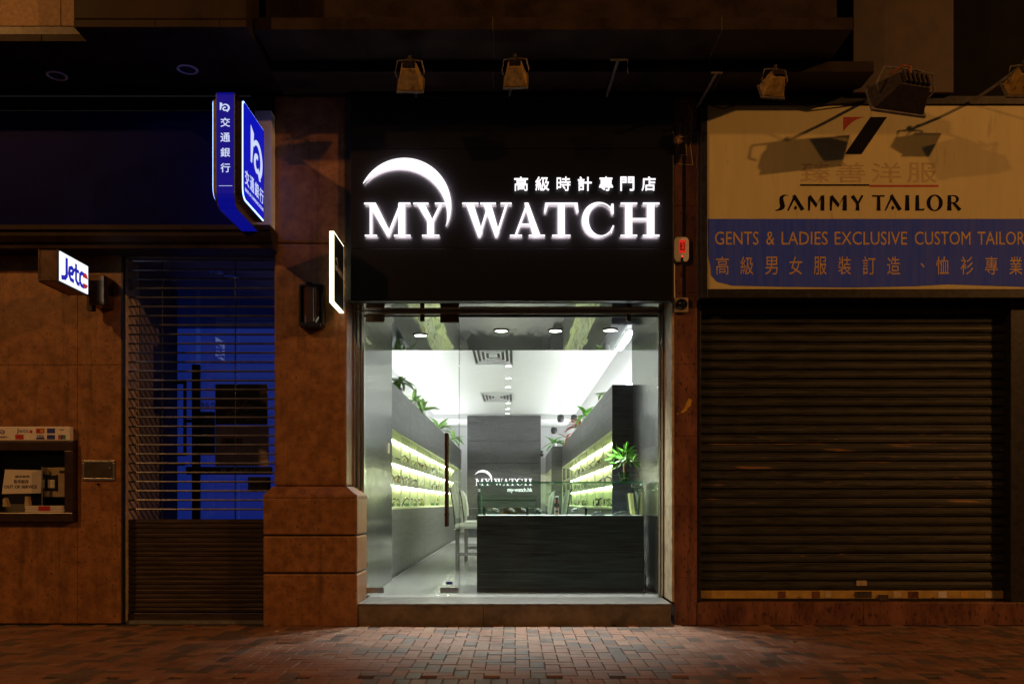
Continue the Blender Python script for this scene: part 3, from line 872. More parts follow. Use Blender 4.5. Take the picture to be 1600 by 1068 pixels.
door = thing('glass_door', 'frameless glass door with a long bronze handle and metal corner patches', 'door', (-1.0, GY, .21))
dx0, dx1 = lx + .012, X(717, GY)
dz0, dz1 = .222, 3.0
m = MB()
m.box(dx0, dx1, GY - .006, GY + .006, dz0, dz1)
m.build('glass_pane', pane_glass, door)
bx('pane_edge', steel_plain, door, dx1 + .0005, dx1 + .003, GY - .005, GY + .005, dz0, dz1)
for a, b, c, d_ in ((572, 601, 503, 491), (688, 717, 504, 491), (572, 600, 926, 917), (688, 716, 926, 917)):
    bx('corner_patch', bronze if c < 600 else steel_plain, door, X(a, GY), X(b, GY), GY - .016, GY + .016, Z(c, GY), Z(d_, GY), .003)
hx = X(697.5, GY - .06)
for yy in (GY - .06, GY + .06):
    h = MB().tube([(hx, yy, Z(822, GY - .06)), (hx, yy, Z(676, GY - .06))], .017, 14).build('handle_bar', bronze, door, smooth=True)
    for zz in (Z(694, GY), Z(803, GY)):
        MB().tube([(hx, yy, zz), (hx, GY, zz)], .010, 10).lathe([(.021, -.012), (.021, .012)], (hx, yy, zz), 'Z', 14).build('handle_mount', bronze, h, smooth=True)
bx('sticker', blue_print, door, X(697, GY), X(707, GY), GY - .0085, GY - .0065, Z(912, GY), Z(908, GY))
gp = thing('fixed_glass_panel', 'large fixed glass panel right of the glass door', 'window', (.5, GY, .21))
bx('glass_pane', pane_glass, gp, dx1 + .006, rx - .002, GY - .006, GY + .006, .215, Z(495.6, GY))
bx('pane_edge', edge_glass, gp, dx1 + .0035, dx1 + .0055, GY - .005, GY + .005, .215, Z(495.6, GY))
bx('top_gasket', black_plastic, gp, dx1 + .006, rx - .002, GY - .008, GY + .008, Z(495.5, GY), Z(492.6, GY))
for px_ in (982, 660):
    bx('glass_clamp', bronze, gp if px_ > 717 else door, X(px_ - 3.5, GY), X(px_ + 3.5, GY), GY - .014, GY + .014, Z(502, GY), Z(491, GY), .002)

for k, (px_, py_, lab) in enumerate(((657, 523, 'leftmost lit downlight in the steel entrance soffit above the door'), (783, 516, 'second lit downlight from the left in the steel entrance soffit'),
                                     (868, 516, 'third lit downlight from the left in the steel entrance soffit'), (953, 515, 'rightmost lit downlight in the steel entrance soffit'))):
    d_ = (3.02 - H) * F / (CY - py_)
    x_ = (px_ - CX) * d_ / F
    downlight('downlight', lab, x_, d_ - D, 3.018, .085, DOWN, 'downlights in the steel entrance soffit')
    l = bpy.data.lights.new('downlight_beam', 'SPOT')
    l.energy = 310
    l.color = (.98, 1.0, .96)
    l.spot_size = R(110); l.spot_blend = .7; l.shadow_soft_size = .05
    lo = bpy.data.objects.new('downlight_beam', l)
    lo.location = (x_, d_ - D, 2.99)
    COL.objects.link(lo)

# ================================================================ interior shell
IZ, IC = .2, 3.6
XL, XR, YB = -2.25, 1.66, 20.5
flr = tag(MB().box(-2.4, 1.9, .70, YB + .2, .05, .1975).build('floor', grout), 'pale tiled floor of the watch shop', kind='structure')
ORG[flr.name] = Vector((0, 0, 0))
fm = {}
xs_ = [lx + .001, -.91, -.31, .29, .89, rx]
ys_ = [.702] + [.705 + .62 * k for k in range(1, 20)]
for i in range(5):
    for j in range(19):
        w, l = xs_[i + 1] - xs_[i], ys_[j + 1] - ys_[j]
        key = (round(w, 2), round(l, 2))
        if key not in fm: fm[key] = MB().box(-w / 2 + .0015, w / 2 - .0015, -l / 2 + .0015, l / 2 - .0015, -.004, .0025).mesh('floor_tile', floor_tile)
        place('floor_tile', fm[key], flr, (xs_[i] + w / 2, ys_[j] + l / 2, IZ))
w_l = tag(MB().box(XL - .15, XL, 2.5, YB, .1, IC + .15).build('shop_wall_left', wall_white), 'white wall above the left run of cabinets', kind='structure')
w_r = tag(MB().box(XR, XR + .15, 2.5, YB, .1, IC + .15).build('shop_wall_right', wall_white), 'white wall above the right run of cabinets', kind='structure')
w_b = tag(MB().box(XL, XR, YB, YB + .15, .1, IC + .15).build('shop_wall_back', wall_white), 'white back wall of the watch shop', kind='structure')
clg = tag(MB().box(XL, XR, 2.5, YB, IC, IC + .15).build('ceiling', ceil_white), 'white ceiling of the watch shop', kind='structure')
bm_ = MB().box(XL, XR, 16.3, 16.6, 3.46, IC - .001).build('ceiling_beam', wall_white)
tag(bm_, 'white ceiling beam near the back of the shop', kind='structure')
for k, px_y in enumerate((571, 590, 604, 629, 638, 645)):
    d_ = (IC - H) * F / (CY - px_y)
    downlight('ceiling_downlight', 'small lit downlight number %s from the front in the ceiling row' % ('one', 'two', 'three', 'four', 'five', 'six')[k], (794.5 - k * .3 - CX) * d_ / F, d_ - D, IC - .002,
              .075 if k else .07, DOWN_SHOP, 'small downlights in a row on the shop ceiling', white_plastic)
    if k == 5: continue
    l = bpy.data.lights.new('ceiling_beam', 'SPOT')
    l.energy = 300; l.color = (1, .99, .96); l.spot_size = R(100); l.spot_blend = .6; l.shadow_soft_size = .05
    lo = bpy.data.objects.new('ceiling_beam', l)
    lo.location = ((794.5 - k * .3 - CX) * d_ / F, d_ - D, IC - .03)
    COL.objects.link(lo)


vent_m = mat('vent_grey', (.42, .43, .41), .5, var=.05, scale=10)
for lab, x0, x1, y0, y1 in (('square ceiling air vent nearest the entrance', X(739, 6.6), X(803, 6.6), 5.5, 7.2), ('square ceiling air vent between the downlights further back', X(752, 11.9), X(801, 11.9), 11.4, 13.0)):
    t = thing('ceiling_vent', lab, 'vent', ((x0 + x1) / 2, (y0 + y1) / 2, IC), 'air vents on the shop ceiling')
    cx_, cy_ = (x0 + x1) / 2, (y0 + y1) / 2
    bx('vent_recess', black_plastic, t, x0 + .02, x1 - .02, y0 + .03, y1 - .03, IC - .004, IC - .001)
    for q in range(5):
        s = 1 - q * .2
        a, b = (x1 - x0) / 2 * s, (y1 - y0) / 2 * s
        t1, t2 = (x1 - x0) * .030, (y1 - y0) * .03
        m = MB()
        z0, z1 = IC - .034 + q * .004, IC - .005
        if q == 4:
            m.box(cx_ - a, cx_ + a, cy_ - b, cy_ + b, z0, z1)
        else:
            m.box(cx_ - a, cx_ + a, cy_ - b, cy_ - b + t2, z0, z1).box(cx_ - a, cx_ + a, cy_ + b - t2, cy_ + b, z0, z1)
            m.box(cx_ - a, cx_ - a + t1, cy_ - b + t2, cy_ + b - t2, z0, z1).box(cx_ + a - t1, cx_ + a, cy_ - b + t2, cy_ + b - t2, z0, z1)
        m.build('louvre', white_plastic, t)

# ---------------------------------------------------------------- grey partition with the shop name
PD = 24.75 - D
par = thing('grey_partition', 'tall grey panelled partition with the small lit shop name', 'partition', (-.3, PD, .2))
px0, px1 = X(730, PD), X(845, PD)
zz_ = [.2, 1.0, 1.62, 2.24, 2.86, Z(649, PD)]
for a, b in zip(zz_, zz_[1:]):
    bx('partition_panel', partition_wood, par, px0, px1, PD, PD + .3, a + .003, b - .003, .002)
for ch, a, b in (('M', 742.6, 756.2), ('Y', 757, 766.5), ('W', 771.5, 786), ('A', 785.5, 796), ('T', 795.5, 806), ('C', 806.5, 816.5), ('H', 818.5, 831.5)):
    glyph(SER, ch, front, X(a, PD), X(b, PD), Z(758, PD), Z(747.3, PD), PD - .01, PD - .05).build('lit_letter', SMALL_LETTER, par)
cm = lambda a, b: (X(a, PD), Z(b, PD))
crescent(front, cm(742, 741.5), cm(753, 734), cm(768.8, 746.2), cm(766.5, 754.5), cm(753, 737), cm(766.6, 746.2), PD - .01, PD - .055).build('lit_crescent', SMALL_LETTER, par)
fitted('lit_word', 'my-watch.hk', front, X(793, PD), X(832, PD), Z(769.5, PD), Z(761.5, PD), PD - .01, PD - .04, SMALL_LETTER, par, bold=.02)

# ---------------------------------------------------------------- watch cabinets
CT, W0, W1 = 2.64, 1.095, 2.045
SHELF = (1.70, 1.392)
ORD = ('first', 'second', 'third', 'fourth', 'fifth', 'sixth', 'seventh')
wm = {}


def watch_mesh(k):
    """a wristwatch standing on edge: open strap loop with a round case at the top"""
    if k in wm: return wm[k]
    m = MB()
    r = .040
    pts_o = arc(0, r, r, r, -60, 240, 12)
    pts_i = arc(0, r, r - .005, r - .005, -60, 240, 12)
    m.prism(pts_o + list(reversed(pts_i)), lambda u, v, w: (w, u, v), -.010, .010, 0)
    m.lathe([(.021, -.004), (.021, .010), (.017, .012)], (0, 0, 2 * r - .002), 'Z', 12, 1)
    cols = (mat('watch_black_strap', (.02, .02, .02), .5, var=.2, scale=40), mat('watch_brown_strap', (.16, .07, .03), .5, var=.2, scale=40), mat('watch_gold_strap', (.55, .38, .12), .3, metal=.8, var=.1, scale=40),
            mat('watch_steel_strap', (.4, .4, .4), .3, metal=.9, var=.1, scale=40))
    case = mat('watch_case_steel', (.55, .55, .55), .25, metal=.9, var=.1, scale=40)
    wm[k] = m.mesh('wristwatch', [cols[k], case])
    return wm[k]


boxm = [MB().box(-.04, .04, -.05, .05, 0, .05).mesh('watch_box', mt_, (0, 0, 0), .004) for mt_ in (mat('green_box', (.05, .16, .06), .5, var=.2, scale=20), mat('dark_box', (.03, .04, .03), .5, var=.2, scale=20))]


def cabinet(side, xf, depth, y0, y1, lab, idx, doors=2, watches=True, near=False):
    """one built-in bay: plinth cupboard, lit glazed display and overhead cupboard; side -1 left wall, +1 right wall"""
    t = thing('watch_cabinet', lab, 'cabinet', (xf, (y0 + y1) / 2, .2), 'lit watch cabinets along the shop walls')
    s = side
    xb = xf + s * depth
    g = .003
    bx('carcass', wood_side, t, xb, xb + s * .05, y0 + g, y1 - g, .2, CT)
    bx('cupboard_base', wood_side, t, xf + s * .03, xb - s * .001, y0 + g, y1 - g, .2, W0 - .03)
    bx('overhead_box', wood_side, t, xf + s * .03, xb - s * .001, y0 + g, y1 - g, W1 + .03, CT - .001)
    for k in range(doors):
        a, b = y0 + (y1 - y0) * k / doors + g, y0 + (y1 - y0) * (k + 1) / doors - g
        bx('lower_panel', wood_grey, t, xf, xf + s * .028, a, b, .26, W0 - .032, .002)
        bx('upper_door', wood_grey, t, xf, xf + s * .028, a, b, W1 + .032, CT, .002)
        gd_ = bx('glass_door', cabinet_glass, t, xf + s * .004, xf + s * .010, a, b, W0 + .004, W1 - .004)
        bx('door_edge', shelf_mat, gd_, xf - s * .001, xf + s * .016, b - .012, b + .001, W0 + .004, W1 - .004)
        for zz in (W0 + .03, W1 - .07):
            bx('hinge', steel_plain, gd_, xf - s * .002, xf + s * .02, a + .004, a + .03, zz, zz + .05)
    bx('back_panel', lime_panel, t, xb - s * .022, xb - s * .002, y0 + g, y1 - g, W0 - .028, W1 + .028)
    for yy in ((y0 + g,) if idx == 0 else ()):
        bx('side_panel', shelf_mat, t, xf + s * .016, xb - s * .024, yy, yy + .018, W0 - .028, W1 + .028)
    for zz in (W0 - .028, W1):
        bx('display_deck', lime_panel, t, xf + s * .002, xb - s * .024, y0 + g, y1 - g, zz, zz + .028)
    for zz in SHELF:
        sh_ = bx('shelf', shelf_mat, t, xf + s * .018, xb - s * .024, y0 + g, y1 - g, zz + .010, zz + .022)
        bx('led_strip', LED, sh_, xb - s * .050, xb - s * .034, y0 + .05, y1 - .05, zz, zz + .009)
    bx('led_strip', LED, t, xb - s * .050, xb - s * .034, y0 + .05, y1 - .05, W1 - .010, W1 - .001)
    for zz in (*SHELF, W1):
        bx('shelf_nosing', shelf_mat, t, xf + s * .014, xf + s * .0175, y0 + .03, y1 - .03, zz + .006, zz + .0215)
    if watches:
        where = lab.replace('the ', '').replace(' lit cabinet bay from entrance along', ' bay,').replace(' lit cabinet bay beyond dark pier on', ' bay beyond the pier,')
        for lev, zz in enumerate((W0 + .001, SHELF[1] + .0225, SHELF[0] + .0225)):
            lv = ('bottom', 'middle', 'top')[lev]
            for k in range(doors * 4):
                if rnd.random() < .42: continue
                y = y0 + (y1 - y0) * (k + .5) / (doors * 4) + rnd.uniform(-.03, .03)
                nth = ('first', 'second', 'third', 'fourth', 'fifth', 'sixth', 'seventh', 'eighth', 'ninth', 'tenth', 'eleventh', 'twelfth')[k]
                if (lev == 0 and k % 4 == 3) or (near and lev == 2 and side < 0):
                    c = rnd.randint(0, 1)
                    o = place('watch_box', boxm[c], None, (xf + s * .14, y, zz))
                    tag(o, '%s watch box, %s along the %s shelf, %s' % (('green', 'dark')[c], nth, lv, where), 'box', 'watch boxes in the lit cabinets')
                else:
                    c = rnd.choice((0, 0, 0, 1, 2, 3))
                    o = place('wristwatch', watch_mesh(c), None, (xf + s * (.10 + rnd.uniform(0, .03)), y, zz))
                    o.rotation_euler = (0, 0, math.pi / 2 + rnd.uniform(-.5, .5))
                    sc = rnd.uniform(1.1, 1.5)
                    o.scale = (sc, sc, sc)
                    tag(o, '%s wristwatch, %s along the %s shelf, %s' % (('black', 'brown', 'gold', 'steel')[c], nth, lv, where), 'watch', 'wristwatches in the lit cabinets')


LX, RX = -1.524, 1.227
yl = [2.505 + 2.05 * k for k in range(8)]
for k in range(7):
    cabinet(-1, LX, .27, yl[k], yl[k + 1] - .002, 'the %s lit cabinet bay from the entrance along the left wall' % ORD[k], k, 2, k < 4, k == 0)
dr = [11.32, 13.9, 16.9, 20.1, 23.4]
for k in range(4):
    cabinet(1, RX, .27, dr[k] - D + (.022 if k == 0 else 0), dr[k + 1] - D - .002, 'the %s lit cabinet bay from the entrance along the right wall' % ORD[k], k, 2 if k != 2 else 3, k < 3)
for k, (a, b) in enumerate(((23.5, 27.0), (27.0, 28.8))):
    cabinet(1, .98, .27, a - D + .12, b - D - .002, 'the %s lit cabinet bay beyond the dark pier on the right' % ORD[k], k, 2, False)
ep = thing('cabinet_end_panel', 'tall charcoal end panel closing the right cabinets behind the plant', 'panel', (1.4, dr[0] - D, .2))
for a, b in ((.2, .85), (.852, 1.50), (1.502, 2.08), (2.082, CT)):
    bx('end_board', wood_side, ep, RX - .002, 1.62, dr[0] - D, dr[0] - D + .02, a, b, .0015)
pe = thing('dark_cabinet_pier', 'dark grey panelled pier between the right cabinet runs', 'pier', (1.1, 15, .2))
bx('pier_board', wood_grey, pe, .95, 1.60, 23.41 - D, 23.6 - D, .2, 2.6, .002)

for sx, x_, ya, yb2 in ((-1, -1.98, 2.7, 19.8), (1, 1.50, 3.1, 19.8)):
    t = thing('cove_light', 'hidden white tube light along the top of the %s cabinets' % ('left' if sx < 0 else 'right'), 'tube light', (x_, ya, CT), None)
    for k in range(8):
        a = ya + (yb2 - ya) * k / 8
        bx('tube', COVE, t, x_ - .03, x_ + .03, a + .05, a + (yb2 - ya) / 8 - .05, CT + .03, CT + .06)
        bx('tube_holder', white_plastic, t, x_ - .035, x_ + .035, a + .05, a + (yb2 - ya) / 8 - .05, CT + .001, CT + .029)

# ---------------------------------------------------------------- plants on the cabinets and black spot lamps
def leaf_mesh(l, w, bend=.3, m=None, mx=None, mi=0):
    m = m or MB()
    mx = mx or Matrix.Identity(4)
    vs, fs = [], []
    n = 5
    for i in range(n + 1):
        t = i / n
        ww = w * math.sin(math.pi * min(1, t * .92 + .06)) ** .8
        z = -bend * l * t * t
        for s in (-1, 0, 1):
            vs.append(mx @ Vector((l * t, s * ww / 2, z + (abs(s) * .18 * ww))))
    for i in range(n):
        for s in (0, 1):
            fs.append((i * 3 + s, (i + 1) * 3 + s, (i + 1) * 3 + s + 1, i * 3 + s + 1))
    return m.add(vs, fs, mi)


def bushy(m, c, n, l, w, r=.05, tilt=(-.2, 1.1), mi=0):
    for i in range(n):
        a = rnd.uniform(0, 2 * math.pi)
        e = rnd.uniform(*tilt)
        base = Vector(c) + Vector((rnd.uniform(-r, r), rnd.uniform(-r, r), rnd.uniform(-r * .3, r)))
        mx = Matrix.Translation(base) @ Matrix.Rotation(a, 4, 'Z') @ Matrix.Rotation(-e, 4, 'Y')
        leaf_mesh(l * rnd.uniform(.7, 1.2), w * rnd.uniform(.8, 1.2), rnd.uniform(.1, .9), m, mx, mi)


def shelf_plant(label, x, y, n, l, w, mt_, up=.10, tilt=(-.2, 1.1)):
    t = thing('potted_plant', label, 'plant', (x, y, CT), 'plants along the cabinet tops')
    MB().lathe([(.045, .001), (.06, .09), (.055, .095)], (x, y, CT), 'Z', 14).build('pot', white_plastic, t, smooth=True)
    m = MB()
    bushy(m, (x, y, CT + up), n, l, w, .05, tilt)
    m.build('foliage', mt_, t)


shelf_plant('pale drooping leafy plant nearest the steel wall on the left cabinets', -1.60, 3.85, 22, .19, .075, leaf_pale, .16, (-.7, .8))
shelf_plant('leafy plant with broad arching leaves, second along the left cabinet tops', -1.60, 5.6, 10, .25, .085, leaf_pale, .08)
shelf_plant('spiky upright plant, third along the left cabinet tops', -1.60, 6.9, 11, .33, .11, leaf_pale, .06, (.2, 1.3))
shelf_plant('spiky plant just behind the bronze door handle on the left cabinets', -1.60, 10.7, 12, .42, .10, leaf_pale, .06, (.1, 1.2))
shelf_plant('furthest leafy plant beside the partition on the left cabinets', -1.60, 14.2, 14, .34, .12, leaf_pale, .08)
shelf_plant('plant with one arching leaf nearest the front on the right cabinets', 1.30, 4.3, 4, .26, .07, leaf_pale, .05, (-.1, .5))
shelf_plant('bright green leafy plant midway along the right cabinets', 1.29, 8.0, 12, .28, .11, leaf_m, .10, (-.3, 1.0))
shelf_plant('red leaved plant behind the bright green one on the right cabinets', 1.29, 9.8, 13, .34, .09, leaf_red, .05)
shelf_plant('dull reddish plant further along the right cabinets', 1.29, 13.2, 10, .34, .08, leaf_red, .05, (-.2, .7))
shelf_plant('last green plant above the dark pier on the right cabinets', 1.05, 15.3, 12, .36, .13, leaf_m, .06)
for k, (px_, py_, dd, r_, lab) in enumerate(((876, 652, 21, .085, 'upper left black spot lamp on the ceiling above the right cabinets'), (866, 671, 24, .09, 'lower black spot lamp hanging right of the partition'),
                                              (897, 652, 20, .075, 'black spot lamp half hidden behind the bright green plant'), (846, 707, 27, .07, 'small distant black spot lamp beside the partition edge'),
                                              (861, 707, 27, .06, 'small distant black spot lamp next to the dark pier'))):
    x_, y_, z_ = (px_ - CX) * dd / F, dd - D, H + (CY - py_) * dd / F
    t = thing('spot_lamp', lab, 'lamp', (x_, y_, z_), 'black spot lamps inside the shop')
    MB().lathe([(r_ * .5, .07), (r_ * .9, .05), (r_, -.02), (r_ * .85, -.09), (r_ * .6, -.11)], (x_, y_, z_), 'Z', 16).build('lamp_head', black_plastic, t, smooth=True)
    MB().tube([(x_, y_, z_ + .06), (x_ + .02, y_, min(IC, z_ + .4))], .012, 6).build('lamp_stem', white_plastic, t)

# ---------------------------------------------------------------- front counter with glass case
KY, KY2 = 1.0, 1.62
k0_, k1_ = X(745, KY), X(1006, KY)
ctz = Z(805, KY)
ctr = thing('display_counter', 'charcoal wood counter with a glass display case on top', 'counter', (.5, KY, .2))
for a, b in ((.205, .415), (.417, .630), (.632, Z(819.6, KY) - .003), (Z(819.6, KY), ctz)):
    bx('front_board', wood_dark, ctr, k0_, k1_, KY, KY + .03, a, b - .002, .002)
bx('counter_body', wood_side, ctr, k0_ + .003, k1_ - .003, KY + .031, KY2, .203, ctz - .004)
bx('display_base', white_plastic, ctr, k0_ + .01, k1_ - .01, KY + .032, KY2 - .01, ctz - .003, ctz + .002)
gz1 = Z(752, KY)
gx0, gx1 = k0_ + .006, k1_ - .006
for nm, a in (('glass_front', (gx0, gx1, KY + .004, KY + .012, ctz, gz1 - .010)), ('glass_back', (gx0, gx1, KY2 - .012, KY2 - .004, ctz + .003, gz1 - .010)),
              ('glass_side', (gx0, gx0 + .008, KY + .013, KY2 - .013, ctz + .003, gz1 - .010)), ('glass_side', (gx1 - .008, gx1, KY + .013, KY2 - .013, ctz + .003, gz1 - .010)),
              ('glass_top', (gx0 - .002, gx1 + .002, KY + .003, KY2 - .003, gz1 - .009, gz1))):
    bx(nm, case_glass, ctr, *a)
bx('glass_edge', edge_glass, ctr, gx0 - .002, gx1 + .002, KY + .0005, KY + .0025, gz1 - .009, gz1)
for a in (gx0 - .001, gx1 - .003):
    bx('glass_edge', edge_glass, ctr, a, a + .004, KY + .001, KY + .0035, ctz + .001, gz1 - .010)
for a in (gx0 + .004, gx1 - .008):
    bx('glass_edge', edge_glass, ctr, a, a + .004, KY2 - .003, KY2 - .001, ctz + .003, gz1 - .010)
bx('glass_edge', edge_glass, ctr, gx0, gx1, KY2 - .0025, KY2 - .0005, gz1 - .009, gz1 - .002)
bx('corner_clip', steel_plain, ctr, gx1 - .05, gx1 - .012, KY + .55, KY + .6, gz1 - .05, gz1 - .012, .004)

wsteel = mat('watch_case_steel', (.55, .55, .55), .25, metal=.9, var=.1, scale=40)
dial = mat('white_watch_dial', (.7, .7, .7), .3, var=.1, scale=60)


def lying_watch(label, px_, yoff, strap, ang, flip=1, stand=True, s=1.0):
    """a watch on a sloping stand: strap ramp from a post, round case half way"""
    x_ = X(px_, KY + yoff)
    y_ = KY + yoff
    z_ = ctz + .003
    t = thing('display_watch', label, 'watch', (x_, y_, z_), 'watches on sloping stands inside the counter case')
    a = [(-.13, .085), (-.10, .088), (-.03, .052), (.03, .040), (.11, .008), (.14, .003)]
    m = MB()
    vs, fs = [], []
    for i, (u, v) in enumerate(a):
        w = .016 if abs(u) > .05 else .020
        for sy in (-1, 1):
            for dz in (0, .006):
                vs.append((x_ + flip * u * s, y_ + sy * w, z_ + v * s + dz))
    for i in range(len(a) - 1):
        b = i * 4
        fs += [(b, b + 4, b + 6, b + 2), (b + 1, b + 3, b + 7, b + 5), (b, b + 1, b + 5, b + 4), (b + 2, b + 6, b + 7, b + 3)]
    fs += [(0, 2, 3, 1), tuple(len(vs) - 4 + q for q in (0, 1, 3, 2))]
    m.add(vs, fs)
    m.build('strap', strap, t)
    c = Vector((x_, y_, z_ + .052 * s))
    rot = Matrix.Translation(c) @ Matrix.Rotation(flip * R(22), 4, 'Y')
    mm = MB().lathe([(.034 * s, -.008), (.036 * s, 0), (.034 * s, .010), (.030 * s, .013)], (0, 0, 0), 'Z', 20)
    mm.v = [rot @ Vector(v) for v in mm.v]
    cs = mm.build('watch_case', wsteel, t, smooth=True)
    mm = MB().lathe([(.028 * s, .0132), (.027 * s, .0145)], (0, 0, 0), 'Z', 20)
    mm.v = [rot @ Vector(v) for v in mm.v]
    mm.build('dial', dial, cs)
    if stand:
        xx = x_ - flip * .125 * s
        bx('stand', black_plastic, t, xx - .014, xx + .014, y_ - .03, y_ + .03, z_ + .0005, z_ + .078 * s, .002)


brn, blk, gry = (mat('watch_brown_strap', (.16, .07, .03), .5, var=.2, scale=40), mat('watch_black_strap', (.02, .02, .02), .5, var=.2, scale=40), mat('watch_grey_strap', (.10, .11, .12), .5, var=.2, scale=40))
lying_watch('brown strap watch on a black stand, leftmost in the counter case', 775, .16, brn, 0)
lying_watch('grey strap watch second from the left in the counter case', 800, .22, gry, 0, 1, False)
lying_watch('black strap watch third from the left in the counter case', 819, .30, blk, 0, 1, False)
lying_watch('black strap watch fourth from the left, left of the tall bracelet watch', 842, .20, blk, 0)
lying_watch('grey strap watch sloping up to a dark stand right of the bracelet watch', 897, .16, gry, 0, -1)
for lab, px_, r_ in (('coiled grey cloth strap watch lying flat near the right of the counter case', 934, .07), ('large coiled silver watch lying flat rightmost in the counter case', 972, .10)):
    x_, y_ = X(px_, KY + .15), KY + .15
    t = thing('display_watch', lab, 'watch', (x_, y_, ctz + .003), 'watches lying flat inside the counter case')
    MB().prism(arc(0, 0, r_, .032, 0, 180, 14), lambda u, v, w: (x_ + u, y_ + w, ctz + .003 + v), -.03, .03).build('strap', gry, t)
    MB().lathe([(.034, -.01), (.034, .0), (.028, .004)], (x_, y_, ctz + .040), 'Z', 18).build('watch_case', wsteel, t, smooth=True)
x_, y_ = X(870, KY + .2), KY + .2
t = thing('bracelet_watch', 'upright watch with a colourful bracelet on a pale post', 'watch', (x_, y_, ctz + .003))
bx('post', fabric, t, x_ - .022, x_ + .022, y_ + .012, y_ + .04, ctz + .003, ctz + .21, .004)
for k, mm in enumerate((mat('rose_strap', (.5, .22, .16), .5, var=.2, scale=50), blk, mat('rose_strap', (.5, .22, .16), .5), wsteel, gold_print, red_print, blk)):
    bx('bracelet_link', mm, t, x_ - .017, x_ + .017, y_ - .004, y_ + .010, ctz + .005 + k * .027, ctz + .03 + k * .027, .003)
MB().lathe([(.030, -.016), (.030, -.006), (.024, -.005)][::-1], (x_, y_ , ctz + .11), 'Y', 18).build('watch_case', wsteel, t, smooth=True)
x_ = X(988, KY + .4)
t = thing('price_card', 'pale yellow folded card standing at the right end of the case', 'card', (x_, KY + .42, ctz))
MB().prism([(0, 0), (.035, 0), (.012, .24), (-.03, .24)], lambda u, v, w: (x_ + u, KY + .42 + w, ctz + .003 + v), 0, .16).build('card_face', mat('lime_card', (.55, .52, .22), .6, var=.1, scale=10), t)

# plant on the counter
pxx, pyy, pzz = X(976, KY + .22), KY + .22, gz1 + .001
cp = thing('money_tree_plant', 'bright green leafy plant in a green glass pot on the counter', 'plant', (pxx, pyy, pzz))
MB().lathe([(.050, 0), (.052, .004), (.068, .105), (.064, .105), (.048, .008)], (pxx, pyy, pzz), 'Z', 24).build('glass_pot', pot_glass, cp, smooth=True)
MB().lathe([(.044, .010), (.050, .04), (.001, .045)], (pxx, pyy, pzz), 'Z', 16).build('soil', bark, cp)
MB().tube([(pxx + .003, pyy, pzz + .02), (pxx + .008, pyy, pzz + .10), (pxx, pyy + .004, pzz + .17), (pxx + .004, pyy, pzz + .225)], [.022, .020, .018, .013], 10).build('trunk', bark, cp, smooth=True)


def pz(px_, py_, y): return Vector((X(px_, y), y, Z(py_, y)))


lf = [leaf_mesh(l_, w_, b_).mesh('leaf', leaf_m) for l_, w_, b_ in ((.115, .036, .25), (.095, .032, .4), (.075, .028, .15))]
nodes = [((960, 712), .20, 4, (150, 260)), ((979, 706), .26, 6, (20, 170)), ((982, 709), .18, 5, (-30, 75)), ((963, 722), .14, 5, (170, 300)), ((989, 721), .14, 5, (-75, 100)), ((972, 714), .12, 6, (60, 330)),
         ((975, 718), .26, 6, (0, 360)), ((967, 708), .28, 5, (90, 200)), ((978, 713), .10, 5, (180, 360))]
top = Vector((pxx + .004, pyy, pzz + .22))
for (p, dy, n, (a0, a1)) in nodes:
    q = pz(p[0], p[1], KY + dy)
    MB().tube([top + Vector((rnd.uniform(-.008, .008), 0, -rnd.uniform(0, .05))), (top + q) / 2 + Vector((0, 0, .012)), q], .0032, 5).build('stalk', leaf_m, cp)
    for i in range(n):
        a = R(a0 + (a1 - a0) * (i + .5) / n + rnd.uniform(-10, 10))
        o = place('leaf', rnd.choice(lf), cp, q)
        o.rotation_euler = (rnd.uniform(-.9, -.3), -a, rnd.uniform(-.6, .6))

# second counter further back, chairs, odds and ends
K2Y = 12.7 - D
t = thing('back_counter', 'second dark counter with a low glass case behind the front counter', 'counter', (-.1, K2Y, .2))
a0, a1 = X(752, K2Y), X(838, K2Y)
zt_ = Z(803, K2Y)
bx('counter_body', wood_side, t, a0, a1, K2Y, K2Y + .7, .203, zt_)
ga = Z(774, K2Y)
bx('glass_front', case_glass, t, a0, a1, K2Y, K2Y + .008, zt_ + .001, ga)
bx('glass_top', case_glass, t, a0, a1, K2Y + .001, K2Y + .7, ga + .0005, ga + .008)
for xx in (a0, a1 - .01):
    bx('glass_edge', edge_glass if xx == a0 else black_plastic, t, xx, xx + .012, K2Y - .004, K2Y - .001, zt_ + .001, ga + .008)
bx('glass_edge', steel_plain, t, a0, a1, K2Y - .004, K2Y - .001, Z(781, K2Y) - .006, Z(781, K2Y) + .006)
bx('brown_tray', mat('tray_brown', (.20, .10, .05), .5, var=.2, scale=20), t, a0 + .3, a0 + .62, K2Y + .15, K2Y + .5, zt_ + .001, zt_ + .10, .01)


